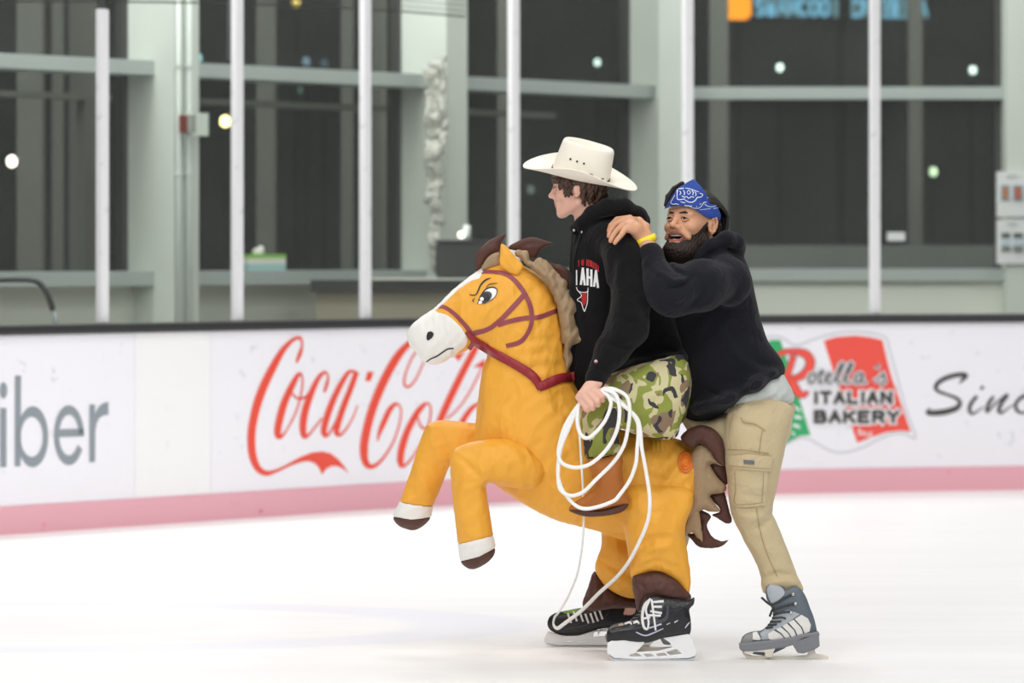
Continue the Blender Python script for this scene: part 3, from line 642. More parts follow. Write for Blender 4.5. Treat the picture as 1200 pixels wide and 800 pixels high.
for i, (px, py, r, c, e, lab) in enumerate(lights):  # light reflections in the panes, built as glowing globes on added poles
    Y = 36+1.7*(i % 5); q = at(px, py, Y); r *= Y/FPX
    t = thing('reflected_light', (q[0], q[1]+.1, -.1), lab, 'lamp', 'reflected lights in the windows')
    MB().ball(q, (r, r, r*1.2)).build('reflection_globe', mat('glow_%d' % i, c, emit=e*2.6), t, smooth=True)
    MB().tube([(q[0], q[1]+.1, -.1), (q[0], q[1]+.1, q[2]), (q[0], q[1]+r*.5, q[2])], .02, 6).build('pole', mat('black_pole', (14, 15, 15), .9), t)  # added pole under the reflected light
SG = thing('lit_sign', at(985, 40, 44), 'blurred pale blue lit letters, seen mirrored, at the top right', 'sign')
Q = MB(); x = 886.
for ch in 'SWAMCOOI DNEBELA':
    if ch != ' ':
        for q in pen_quads(ch, lambda u, v: (x+u*9.5, -1+v*18+(x-886)*.012), 2.5): 
            Vq = [at(p[0], p[1], 44) for p in q]; Q.add(Vq+[(p[0], p[1]+.03, p[2]) for p in Vq], [[0, 1, 2, 3], [4, 5, 6, 7], [0, 1, 5, 4], [1, 2, 6, 5], [2, 3, 7, 6], [3, 0, 4, 7]])
    x += 12.7
Q.build('lettering', mat('blue_glow', (150, 195, 214), emit=1.1), SG)
MB().box(at(985, 8, 44.2), (1.9, .1, .3)).build('sign_board', mat('black_pole', (14, 15, 15)), SG); MB().tube([at(985, 8, 44.3), (at(985, 8, 44.3)[0], 44.3, -.1)], .05, 8).build('pole', mat('black_pole', (14, 15, 15)), SG)
t = thing('orange_light', (at(866, 10, 40)[0], 40.1, -.1), 'glowing orange light beside the blue lit letters', 'light')  # orange light at the window top, built as a glowing box on a pole
MB().box(at(865, 8, 40), (.24, .08, .24), None, .03).build('lens', mat('orange_glow', (255, 160, 20), emit=3.2), t); MB().tube([(at(866, 10, 40)[0], 40.1, -.1), (at(866, 10, 40)[0], 40.1, 3.9)], .03, 6).build('pole', mat('black_pole', (14, 15, 15)), t)
# ------------------------------------------------------------------ things along the walkway
def wpx(px, p=0.):                           # s along the left wall under photo column px, at projection p
    s = 0.
    for _ in range(60):
        q = wp(s, p, 0); s += ((q[0]/q[1])*FPX+600-px)*.004
    return s
def wz(s, p, py): return CAMH+(HZ-py)*wp(s, p, 0)[1]/FPX
cond = mat('conduit_paint', (205, 214, 208), .5)
for k, (px, r, lab) in enumerate(((209, .016, 'pale vertical conduit pipe on the left column, the left of the pair'), (221, .02, 'pale vertical conduit pipe on the left column, right of the pair under the alarm'))):
    s = wpx(px, .36); c = thing('conduit_pipe', wp(s, .36, 0), lab, 'pipe', 'conduit pipes on the left column')
    MB().tube([wp(s, .36, -.02), wp(s, .36, H)], r, 10).build('pipe', cond, c, smooth=True)
    for zz in (1.98, 2.62): MB().tube([wp(s, .36, zz-.012), wp(s, .36, zz+.012)], r*1.35, 10).build('clip', cond, c)
s = wpx(226, .41); al = thing('fire_alarm', wp(s, .41, 2.2), 'red and white fire alarm box on the left column', 'alarm')
q = wz(s, .41, 145); wbox(MB(), wpx(220, .41)-.0, wpx(213.5, .41), .385, .42, q-.055, q+.05).build('strobe', mat('alarm_red', (120, 52, 44), .5), al)
wbox(MB(), wpx(240, .41), wpx(220, .41), .385, .44, q-.07, q+.065).build('housing', mat('alarm_white', (208, 216, 206), .5), al); wbox(MB(), wpx(226, .43), wpx(221, .43), .40, .455, q-.05, q+.05).build('grille', mat('alarm_grey', (150, 156, 150), .5), al)
# tissue box on the sill
s0, s1 = wpx(328, .1), wpx(284, .1); zb0 = 1.401; hh = .10; tb = thing('tissue_box', wp((s0+s1)/2, .1, zb0), 'green and white tissue box on the window sill', 'tissue box')
wbox(MB(), s0, s1, .05, .15, zb0, zb0+hh*.38).build('lower_band', mat('tissue_teal', (165, 205, 205), .6), tb); wbox(MB(), s0, s1, .05, .15, zb0+hh*.38, zb0+hh*.75).build('middle_band', mat('tissue_white', (225, 228, 215), .6), tb); wbox(MB(), s0, s1, .05, .15, zb0+hh*.75, zb0+hh).build('lid', mat('tissue_green', (140, 196, 90), .6), tb)
c = wp((s0*.4+s1*.6), .1, zb0+hh+.012); m_ = MB(); m_.ball(c, (.035, .025, .028), 10, 6); m_.ball((c[0]+.02, c[1], c[2]+.012), (.022, .015, .03), 8, 6); m_.build('tissue', mat('tissue_paper', (235, 235, 230), .8), tb, smooth=True)
# pale wrapped sheeting hanging on the second column
rs = np.random.RandomState(3); P = []; R_ = []
s = wpx(512, .40)
for i in range(70):
    z = 2.72-1.32*i/69; P.append(wp(s+.016*math.sin(i*.45)+rs.uniform(-.01, .01), .40+rs.uniform(-.01, .01), z)); R_.append(.034+.006*math.sin(i*1.1)+rs.uniform(-.008, .008))
sh = thing('sheeting_roll', wp(s, .40, 1.40), 'crumpled off white plastic sheeting hanging down the column', 'sheeting'); MB().tube(P, R_, 12).build('sheeting', mat('plastic_sheeting', (186, 188, 178), .5, bump=(25, .8)), sh, smooth=True)
for dx_, a_, b_, r_ in ((-.055, 2, 48, .018), (.04, 0, 34, .02), (-.03, 0, 69, .016)):
    P2 = [(p[0]+dx_+rs.uniform(-.012, .012), p[1]-.02, p[2]+(.05 if dx_ > 0 else 0)) for p in P[a_:b_]]; MB().tube(P2, [r_+rs.uniform(-.007, .007) for _ in P2], 8).build('loose_strand', mat('plastic_sheeting', (205, 205, 192)), sh, smooth=True)
# counter with a dark top, a black case and a little lamp on it
Yc = 26.2
dk = thing('counter', (at(450, 0, Yc)[0], Yc, 0), 'dark topped tan counter against the left windows', 'counter')
xbox(MB(), at(366, 0, Yc)[0], at(560, 0, Yc)[0], Yc-.25, Yc+.1, at(0, 341, Yc)[2], at(0, 328, Yc)[2]).build('worktop', mat('dark_worktop', (44, 44, 42), .45), dk)
xbox(MB(), at(372, 0, Yc)[0], at(556, 0, Yc)[0], Yc-.2, Yc+.05, 0, at(0, 341, Yc)[2]).build('front', mat('tan_laminate', (150, 146, 128), .6), dk)
xbox(MB(), at(436, 0, Yc)[0], at(560, 0, Yc)[0], Yc-.27, Yc+.06, at(0, 328, Yc)[2], at(0, 325.2, Yc)[2]).build('edge_trim', mat('pale_trim', (190, 190, 182), .5), dk)
ct = at(0, 325.2, Yc)[2]
cs = thing('equipment_case', (at(540, 0, Yc)[0], Yc-.1, ct), 'black box case on the counter behind the horse mane', 'case')
MB().box((at(542, 0, Yc)[0], Yc-.1, (ct+at(0, 284, Yc)[2])/2), (62*Yc/FPX, .2, at(0, 284, Yc)[2]-ct), None, .012).build('case', mat('case_black', (44, 47, 46), .5), cs); MB().box((at(542, 0, Yc)[0], Yc-.1, at(0, 282.6, Yc)[2]), (66*Yc/FPX, .22, .014), None, .004).build('lid', mat('case_lid', (58, 61, 60), .5), cs)
tp = at(0, 281, Yc)[2]+.002
bt = thing('desk_lamp', (at(543, 0, Yc)[0], Yc-.1, tp), 'little glowing white lamp on the black case', 'lamp')
MB().tube([(at(546, 0, Yc)[0], Yc-.1, tp), (at(546, 0, Yc)[0], Yc-.1, tp+.03), (at(548, 0, Yc)[0], Yc-.1, tp+.09)], [.035, .03, .02], 12).build('shade', mat('lamp_shade', (215, 222, 215), .4), bt, smooth=True); MB().ball((at(541, 0, Yc)[0], Yc-.14, tp+.028), .022, 10, 8).build('bulb', mat('bulb_glow', (255, 250, 230), emit=2.5), bt, smooth=True)
# bent dark tube at the far left
Yh = 23.6
hr = thing('bent_tube_rail', (at(40, 0, Yh)[0], Yh, 0), 'dark bent tube rail behind the glass at the far left', 'rail')
MB().tube([at(x, y, Yh) for x, y in spline([(-40, 329), (0, 327.5), (38, 328), (50, 336), (57, 348), (62, 363)], 3)], .017, 10).build('tube', mat('dark_tube', (44, 46, 46), .45), hr, smooth=True)
MB().tube([at(62, 362, Yh), at(66, 380, Yh), (at(68, 0, Yh)[0], Yh, -.02)], .013, 8).build('leg', mat('grey_tube', (150, 160, 160), .4), hr, smooth=True); MB().tube([at(-30, 330, Yh), (at(-30, 0, Yh)[0], Yh, -.02)], .013, 8).build('leg', mat('grey_tube', (150, 160, 160)), hr, smooth=True)
# notices on the right column, and a small one in the window
def notice(px0, px1, y0, y1, lab, pics):
    Y = 29.22; n = thing('notice', at((px0+px1)/2, y1, Y), lab, 'notice', 'printed notices on the right column')
    xbox(MB(), at(px0, 0, Y)[0], at(px1, 0, Y)[0], Y, Y+.02, at(0, y1, Y)[2], at(0, y0, Y)[2]).build('sheet', mat('notice_paper', (226, 229, 228), .6), n)
    for k_, (a, b_, c_, d, col) in enumerate(pics): xbox(MB(), at(a, 0, Y)[0], at(b_, 0, Y)[0], Y-.006-.003*k_, Y-.001, at(0, d, Y)[2], at(0, c_, Y)[2]).build('picture', mat('print_%d_%d_%d' % col, col, .5), n)
    xbox(MB(), at(1180, 0, Y)[0], at(1192, 0, Y)[0], Y-.006, Y-.001, at(0, y0+6.5, Y)[2], at(0, y0+4, Y)[2]).build('heading', mat('print_grey', (180, 184, 182)), n)
notice(1168, 1212, 201, 254, 'upper white notice with two orange pictures on the right column', [(1173, 1183, 217, 235, (120, 150, 170)), (1175, 1181, 219, 233, (190, 120, 50)), (1187, 1198, 217, 235, (120, 150, 170)), (1189, 1196, 219, 233, (185, 95, 55))])
notice(1168, 1212, 257, 309, 'lower white notice with two grey landscape pictures on the right column', [(1173.5, 1184, 273, 279, (70, 76, 78)), (1173.5, 1184, 279, 288, (190, 205, 215)), (1173.5, 1184, 288, 294, (120, 124, 118)), (1187.5, 1198.5, 273, 279, (70, 76, 78)), (1187.5, 1198.5, 279, 288, (190, 205, 215)), (1187.5, 1198.5, 288, 294, (120, 124, 118))])
MB().box((at(1050, 0, 29.6)[0], 29.6, at(0, 277, 29.6)[2]), (.125, .006, .06)).build('notice_card', mat('notice_paper', (226, 229, 228)), bpy.data.objects['window_4'], label='small white card stuck on the pane')
# netting along the top
nb = MB(); nn = 120
def netp(t, h): px = -30+575*t; X = bx(px, .5); q = bp(X, .5); return (q[0], q[1], CAMH+(HZ-(2+18*t**3))*q[1]/FPX+h)
for i in range(nn+1): nb.tube([netp(i/nn, 0), netp(i/nn, .45)], .0022, 3, False)
for h in [0, .0]+[.035*k for k in range(1, 13)]: nb.tube([netp(i/40, h) for i in range(41)], .006 if h == 0 else .0022, 3, False)
nb.build('safety_net', mat('net_cord', (40, 44, 42), .8), label='dark safety netting along the top left above the glass', cat='net')
# ================================================================== the inflatable horse
nyl = dict(rough=.5, spec=.3)
H_OR = mat('orange_nylon', (240, 173, 64), crumple=(9, 1.0, .14), var=.04, vscale=4, **nyl)
H_WH = mat('white_nylon', (238, 236, 231), crumple=(12, .35, .1), **nyl); H_BR = mat('brown_nylon', (88, 58, 50), crumple=(14, .4, .08), var=.08, vscale=8, **nyl)
H_BG = mat('beige_nylon', (162, 138, 108), crumple=(13, .7, .08), var=.06, vscale=8, **nyl); H_MA = mat('maroon_print', (146, 66, 74), .5); H_RED = mat('red_rein_ribbon', (150, 34, 46), .5, bump=(14, .4, 1.))
INK = mat('black_print', (34, 34, 38), .5); EYEW = mat('white_print', (244, 244, 244), .5); IRIS = mat('grey_iris_print', (72, 66, 66), .5)
BOOT = mat('tan_boot_nylon', (180, 110, 52), crumple=(13, .4, .08), var=.06, vscale=8, **nyl)
gz = CAMH+(HZ-HZ)*0
HORSE = thing('horse_costume', tuple(W((760, 700, 0))), 'orange inflatable rearing horse costume with white muzzle, worn by the rider in the cowboy hat', 'costume')
# trunk, neck and head: one balloon
B = Field.uni(470, 830, 296, 640, -72, 72, 2.0)
body = [(478, 397), (482, 383), (495, 371), (509, 361), (532, 339), (555, 321), (571, 311), (588, 305), (611, 310), (627, 320), (641, 334), (651, 352), (658, 378), (663, 408), (668, 435), (676, 455), (692, 478), (720, 500), (757, 510), (789, 513), (807, 522), (818, 539), (823.5, 557), (820, 580), (811, 602), (800, 625), (765, 640), (728, 632), (700, 622), (672, 615), (645, 607), (608, 587), (578, 566), (561, 545), (556.5, 520), (558.5, 480), (562.5, 450), (566, 430), (571, 417), (568, 408), (557, 408), (547, 411), (533, 417), (519, 424), (504, 426), (490, 415)]
B.poly(body, 0, .84, 0)
B.cap(pc(792, 556, -16), pc(767, 612, -40), 29, 33, 22)
# head is one bag, the neck another: crease between jaw and throat
B.fold([(545, 411), (565, 404), (577, 396), (580, 384)], -4, 5); B.fold([(560, 415), (580, 410), (590, 396), (592, 372)], 2.5, 7)
B.fold([(645, 606), (690, 596), (740, 600)], -2, 7); B.fold([(735, 640), (748, 600), (780, 572), (815, 560)], -3, 6); B.fold([(700, 622), (730, 590), (770, 565)], 1.6, 8)
for i in range(9):
    B.fold([(600+i*5, 402+i*7), (640, 396+i*8), (668, 398+i*8)], (-1.6, 1.3)[i % 2], 2.6)
for i in range(6): B.fold([(735+i*12, 545+i*9), (765+i*9, 550+i*8), (800+i*3, 566+i*7)], (-1.4, 1.2)[i % 2], 4)
B.wrinkle(.8, 17, 5); B.wrinkle(.5, 11, 15, .9, .4)
zm = [(470, 400), (466, 360), (505, 360), (508.5, 361.5), (513, 365.5), (523.5, 368), (533, 375), (542, 384.5), (548.5, 397), (545, 406), (534, 415.5), (520, 440), (480, 440)]
blz = [(508, 366), (505, 357), (526, 337), (548, 318), (556, 312), (569, 313), (562, 327), (553, 329), (538, 339), (519, 357)]
body_o = B.build('body', H_OR, HORSE)
HBf = Field.uni(472, 580, 306, 432, -52, 52, 1.1); HBf.poly(body, 0, .84, 0); HBf.wrinkle(.8, 17, 5); HBf.wrinkle(.5, 11, 15, .9, .4)
HBf.copy(.9).clip(zm, smooth=True).build('muzzle', H_WH, HORSE, label='white muzzle')
T = bvh([body_o])
mz = bvh([o for o in HORSE.children if o.name.startswith('muzzle')])
HBf.copy(1.0).clip(blz).build('blaze', H_WH, HORSE, label='white blaze along the face')
# far and near forelegs
def limb(name, outline, dc, sd, parts, bx_, cell=1.7, folds=(), wr=.5):
    P = pcs(outline, dc); F_ = Field.uni(*bx_, cell); F_.poly(P, dc, sd, 0)
    for f in folds: F_.fold(pcs(f[0], dc), f[1], f[2])
    if wr: F_.wrinkle(wr, 13, len(name)+int(abs(dc)))
    root = None
    for nm, m, clip, grow, lab in parts:
        o = F_.copy(grow)
        if clip: o.clip(pcs(clip, dc))
        q = o.build(nm, m, root or HORSE, label=lab)
        root = root or q
    return root
near = [(530, 529), (547, 519.5), (566, 515.5), (587, 513.5), (604, 517), (621, 525), (638, 546), (636, 560), (629, 570), (613, 573), (590, 569), (571, 567), (571.5, 585), (575, 606), (578, 626), (581, 641), (578, 652), (568, 661), (555, 667), (545, 664), (539.5, 657), (536.5, 637), (531, 590), (527.5, 550)]
B1 = [(500, 500), (660, 500), (660, 590), (600, 590), (581, 626.5), (560, 631), (534, 637.5), (510, 640)]
limb('foreleg', near, -44, 1.0, [('foreleg', H_OR, B1, 0, 'near foreleg, in front'), ('sock', H_WH, [(520, 639.5), (535, 637), (560, 630.5), (581, 626), (600, 624), (600, 634), (582, 640.5), (562, 651), (539, 657.5), (520, 660)], .35, 'white sock'), ('hoof', H_BR, [(520, 660), (539, 657.5), (562, 651), (582, 640.5), (600, 634), (600, 680), (520, 680)], 0, 'dark brown hoof')],
     (510, 650, 500, 680, -88, 2), folds=[([(531, 530), (550, 545), (566, 562)], -2.5, 4), ([(545, 560), (560, 580), (570, 600)], 1, 5), ([(600, 520), (625, 540), (628, 565)], -1.2, 4), ([(530, 610), (550, 618), (574, 606)], -.8, 4)])
far = [(509, 493.5), (525, 492.5), (558, 496), (592, 503), (598, 530), (585, 550), (550, 552), (534, 541), (526, 548), (519, 566), (508, 592), (505.5, 605), (500, 613), (491, 619.5), (481, 621), (468, 616.5), (460, 605), (468.5, 587), (481, 552), (497, 504)]
limb('foreleg', far, 44, 1.0, [('foreleg', H_OR, [(440, 480), (620, 480), (620, 570), (560, 570), (507.5, 592.5), (487, 590.5), (466, 587), (440, 590)], 0, 'far foreleg, reaching left'), ('sock', H_WH, [(450, 585), (466, 587), (487, 590.5), (508, 592.5), (520, 594), (520, 605), (505, 605.5), (482, 608), (459, 604.5), (450, 604)], .35, 'white sock'), ('hoof', H_BR, [(450, 604), (459, 604.5), (482, 608), (505, 605.5), (520, 605), (520, 640), (450, 640)], 0, 'dark brown hoof')],
     (445, 610, 480, 640, -2, 90), folds=[([(510, 494), (520, 515), (531, 541)], -2, 4), ([(490, 540), (505, 548), (522, 550)], -.9, 4), ([(480, 570), (495, 566), (510, 580)], .9, 5)])
# hind legs, worn as trousers
nh = [(724, 578), (762, 566), (806, 572), (812, 590), (804, 612), (803, 628), (806, 650), (809.5, 680), (806, 700), (793, 684), (772, 671.5), (755, 673), (741, 679), (737, 655), (733, 630)]
limb('hind_leg', nh, -44, .95, [('hind_leg', H_OR, None, 0, 'near hind leg')], (715, 822, 555, 712, -92, 4), folds=[([(738, 640), (770, 628), (803, 632)], -3, 4.5), ([(742, 648), (772, 640), (800, 643)], 2.2, 4), ([(790, 655), (800, 672), (806, 692)], -2, 3), ([(748, 666), (770, 655), (796, 664)], -2.4, 3), ([(736, 622), (752, 606), (775, 596)], -1.8, 4), ([(738, 656), (775, 655), (806, 664)], 1.2, 4), ([(745, 668), (775, 661), (806, 690)], 1.4, 3), ([(735, 615), (765, 600), (800, 606)], -1.2, 6)])
fh = [(704, 590), (740, 590), (775, 610), (780, 680), (765, 702), (745, 701), (731, 699), (712, 689), (698, 670), (699, 655), (704.5, 640), (704, 615)]
limb('hind_leg', fh, 66, .9, [('hind_leg', H_OR, None, 0, 'far hind leg')], (685, 800, 575, 725, 15, 120), folds=[([(700, 655), (730, 668), (765, 690)], -3, 4), ([(704, 662), (730, 680), (756, 694)], 2, 4), ([(706, 628), (730, 632), (760, 650)], -2, 5), ([(706, 640), (735, 650), (765, 660)], 1.2, 6)])
def blob(name, outline, dc, sd, m, parent=HORSE, cell=1.3, wr=.5, hmax=None, k=0, smooth=True, lab=None, folds=(), lam=9):
    P = np.array(pcs(outline, dc)); R_ = 60
    F_ = Field.uni(P[:, 0].min()-4, P[:, 0].max()+4, P[:, 1].min()-4, P[:, 1].max()+4, dc-R_*sd, dc+R_*sd, cell)
    F_.poly(P, dc, sd, 0, smooth=smooth, step=2.5, hmax=hmax)
    for f in folds: F_.fold(pcs(f[0], dc), f[1], f[2])
    if wr: F_.wrinkle(wr, lam, int(abs(outline[0][0]))+1)
    return F_.build(name, m, parent, label=lab)
blob('cuff', [(741, 676), (755, 670), (772, 668), (790, 676), (802, 689), (810.5, 699), (803, 707), (782, 703), (763, 699), (752, 711), (748, 718), (743.5, 700)], -50, 1.15, H_BR, lab='brown cuff of the near hind leg', folds=[([(742, 680), (755, 688), (757, 702)], -2.2, 3), ([(763, 670), (768, 685), (766, 700)], 1, 2.5)])
blob('cuff', [(697, 669), (710, 684), (722, 694), (733, 699.5), (760, 703), (766, 712), (745, 712.5), (720, 712.5), (694, 716), (682.5, 709), (689, 688)], 76, 1.1, H_BR, lab='brown cuff of the far hind leg', folds=[([(700, 680), (706, 695), (700, 712)], -1.2, 3)])
# ears, forelock, mane
zE = lambda p: Z(545, 265, 4.573, p)
ear = zE([(194, 92), (214, 100), (245, 132), (278, 170), (311, 206), (303, 238), (281, 263), (255, 258), (225, 242), (192, 216), (183, 185), (187, 135)])
e = blob('ear', ear, -26, .55, H_OR, wr=.2, folds=[(zE([(196, 100), (230, 160), (262, 215), (278, 255)]), 2.2, 3), (zE([(190, 130), (215, 190), (250, 245)]), -1.6, 4)], lab='near ear, pointing up')
blob('ear', [(p[0]-21, p[1]+6) for p in ear], 30, .55, H_OR, wr=.2, lab='far ear')
blob('forelock', zE([(90, 238), (98, 200), (130, 158), (170, 138), (192, 150), (190, 205), (150, 218)]), -14, .7, H_BG, lab='beige forelock')
blob('forelock', zE([(58, 245), (51, 185), (72, 128), (95, 105), (130, 75), (180, 50), (220, 40), (206, 72), (190, 95), (182, 140), (130, 162), (92, 214)]), -2, .6, H_BR, lab='dark brown forelock tip', folds=[(zE([(70, 190), (120, 110), (200, 60)]), -1.5, 3)])
blob('mane_tuft', zE([(228, 112), (290, 75), (360, 58), (420, 72), (472, 92), (410, 124), (378, 176), (340, 165), (300, 140), (260, 132)]), 4, .55, H_BR, lab='dark brown tuft behind the near ear', folds=[(zE([(260, 120), (340, 95), (450, 92)]), -1.6, 3)])
blob('mane_tuft', zE([(420, 188), (470, 198), (532, 216), (602, 286), (570, 315), (548, 347), (525, 300), (480, 250)]), 6, .55, H_BR, folds=[(zE([(450, 215), (520, 260), (590, 288)]), -1.5, 3)])
blob('mane_tuft', zE([(560, 470), (602, 470), (632, 525), (645, 600), (652, 645), (625, 625), (590, 560)]), 6, .55, H_BR)
blob('mane_tuft', zE([(555, 655), (588, 636), (592, 700), (600, 770), (612, 830), (575, 830), (545, 790)]), 6, .55, H_BR)
blob('mane', zE([(262, 136), (330, 130), (352, 182), (398, 168), (442, 188), (492, 246), (546, 300), (552, 345), (602, 440), (584, 478), (604, 540), (632, 610), (596, 630), (568, 652), (578, 700), (556, 765), (540, 790), (528, 690), (514, 580), (500, 470), (478, 392), (440, 312), (380, 250), (312, 192)]), -20, 1.0, H_BG, wr=1.5, lam=12, lab='crumpled beige mane down the neck', folds=[(zE([(330, 180), (400, 215), (450, 280)]), -2, 3), (zE([(480, 260), (510, 340), (550, 400)]), -2.2, 4), (zE([(520, 420), (545, 500), (560, 600)]), 2, 4), (zE([(530, 560), (560, 560), (600, 560)]), -2, 4), (zE([(440, 220), (470, 300), (500, 380)]), 1.8, 4)])
# tail
zT = lambda p: Z(780, 480, 4.444, p)
TL = blob('tail', zT([(145, 205), (180, 175), (225, 192), (262, 240), (308, 295), (237, 282), (256, 330), (288, 370), (322, 402), (300, 432), (234, 444), (252, 482), (286, 527), (230, 531), (190, 522), (150, 562), (85, 655), (70, 620), (95, 520), (120, 420), (110, 300)]), -26, .75, H_BG, lab='beige ragged tail with brown tufts', folds=[(zT([(200, 200), (215, 330), (200, 500)]), -2.2, 4), (zT([(170, 240), (185, 380), (160, 520)]), 1.8, 5)])
blob('tail_tuft', zT([(78, 142), (128, 95), (190, 78), (252, 100), (295, 150), (308, 222), (310, 295), (270, 275), (240, 225), (180, 170), (150, 200), (110, 190)]), -34, .8, H_BR, TL, folds=[(zT([(180, 100), (180, 140), (178, 180)]), -2, 3)])
blob('tail_tuft', zT([(235, 275), (312, 285), (322, 390), (290, 372), (256, 332)]), -20, .7, H_BR, TL)
blob('tail_tuft', zT([(228, 442), (300, 422), (322, 480), (332, 520), (347, 582), (315, 592), (270, 566), (238, 546), (285, 527), (252, 482)]), -18, .6, H_BR, TL)
blob('tail_tuft', zT([(130, 525), (172, 520), (186, 600), (196, 692), (165, 668), (135, 640), (95, 662), (82, 640)]), -30, .5, H_BG, TL)
blob('tail_tuft', zT([(165, 520), (238, 550), (217, 600), (242, 657), (290, 682), (334, 674), (276, 718), (180, 717), (140, 682), (108, 645), (150, 640), (182, 600)]), -18, .55, H_BR, TL, lab='dark hooked tip of the tail')
# printed face and bridle
zF = lambda p: Z(470, 310, 6.154, p); zG = lambda p: Z(440, 260, 3.808, p)
TM = bvh([o for o in HORSE.children if o.name.split('.')[0] in ('body', 'muzzle')])
def face(far):
    g = lambda P: [pc(p[0], p[1], -22)[:2]+tuple(p[2:]) for p in P]
    L = (lambda t: None) if far else (lambda t: t)
    ew = decal_polys('eye', [g(zF([(551, 281), (560, 248), (588, 202), (620, 170), (660, 162), (688, 175), (691, 200), (670, 236), (640, 262), (600, 279)]))], EYEW, TM, HORSE, .6, far=far, label=L('angry cartoon eye'), cell=2.)
    decal_polys('iris', [g(zF([(556, 272), (575, 225), (605, 193), (640, 195), (656, 215), (646, 245), (615, 272), (585, 280)]))], IRIS, TM, ew, .9, far=far, cell=2.)
    decal_polys('pupil', [g(zF(circ(612, 232, 26, 30)))], INK, TM, ew, 1.1, far=far, cell=2.)
    decal_polys('highlight', [g(zF(circ(583, 246, 14))), g(zF(circ(572, 270, 13, 11)))], EYEW, TM, ew, 1.3, far=far, cell=2.)
    decal_strips('eyeliner', [g(zF(s)) for s in ([(551, 282, 5), (575, 225, 9), (610, 178, 10), (655, 161, 9), (688, 173, 8), (692, 200, 5), (670, 238, 4), (600, 280, 4)], [(612, 165, 4), (640, 140, 6), (695, 132, 4)], [(535, 240, 3), (518, 255, 8), (522, 270, 6)])], INK, TM, ew, 1.2, far=far)
    decal_strips('eyebrow', [g(zF([(493, 215, 6), (535, 218, 8), (555, 190, 10), (575, 145, 11), (610, 110, 13), (647, 95, 4)]))], INK, TM, HORSE, .8, far=far)
    decal_polys('nostril', [g(zF([(190, 547), (183, 515), (195, 485), (215, 480), (235, 495), (225, 525)]))], INK, TM, HORSE, .8, far=far, cell=2.)
    decal_strips('mouth', [g(zF([(180, 705, 9), (215, 680, 9), (260, 660, 10), (310, 625, 10), (340, 608, 10), (380, 605, 9)]))], INK, TM, HORSE, .8, far=far)
    decal_strips('bridle', [g(S) for S in (zF([(250, 308, 24), (310, 305, 27), (380, 350, 29), (440, 410, 31), (490, 470, 33), (512, 520, 35), (518, 565, 35), (488, 612, 32)]), zE([(50, 256, 20), (80, 247, 18), (130, 243, 18), (200, 250, 22), (250, 275, 24), (300, 330, 25), (340, 400, 25), (356, 460, 25), (355, 520, 23), (330, 580, 22), (290, 620, 24), (220, 640, 22)]),
        zE([(35, 578, 27), (120, 552, 25), (180, 510, 25), (240, 450, 27), (300, 385, 27), (325, 355, 27)]), zE([(175, 528, 25), (250, 505, 25), (330, 490, 25), (400, 485, 25), (497, 450, 25)]))], H_MA, TM, HORSE, .7, far=far, label=L('printed maroon bridle straps'))
    decal_strips('reins', [g(zG(s)) for s in ([(405, 490, 14), (432, 518, 26), (460, 545, 34), (520, 580, 36), (600, 620, 38), (680, 668, 40), (715, 700, 38), (738, 742, 30)], [(728, 738, 30), (745, 728, 40), (780, 712, 42), (830, 695, 42), (890, 690, 40)])], H_RED, TM, HORSE, 2.2, far=far, thick=.004, label=L('dark red ribbon reins hanging from the muzzle'))
face(False); face(True)
zV = lambda p: Z(620, 420, 3.077, p)
VN = decal_polys('fan_vent', [zV(circ(560, 367, 30, 40))], mat('vent_rim', (240, 150, 70), .5), T, HORSE, .8, smooth=False, label='round orange air vent on the rump')
decal_polys('grille', [zV(circ(560, 367, 23, 31))], mat('vent_orange', (242, 128, 30), .5), T, VN, 1.6, smooth=False)
for rr_ in (27, 19, 12): decal_strips('ring', [zV([(560+rr_*math.cos(t), 367+rr_*1.35*math.sin(t), 3) for t in np.linspace(0, 6.28, 24)])], mat('vent_ring', (214, 104, 24), .5), T, VN, 2.2)
for x in (447, 462, 477): decal_polys('stripe', [zV([(x-4, 290), (x+4, 290), (x+4, 328), (x-4, 328)])], mat('yellow_stripe', (255, 205, 70), .5), T, HORSE, 1.2, smooth=False)
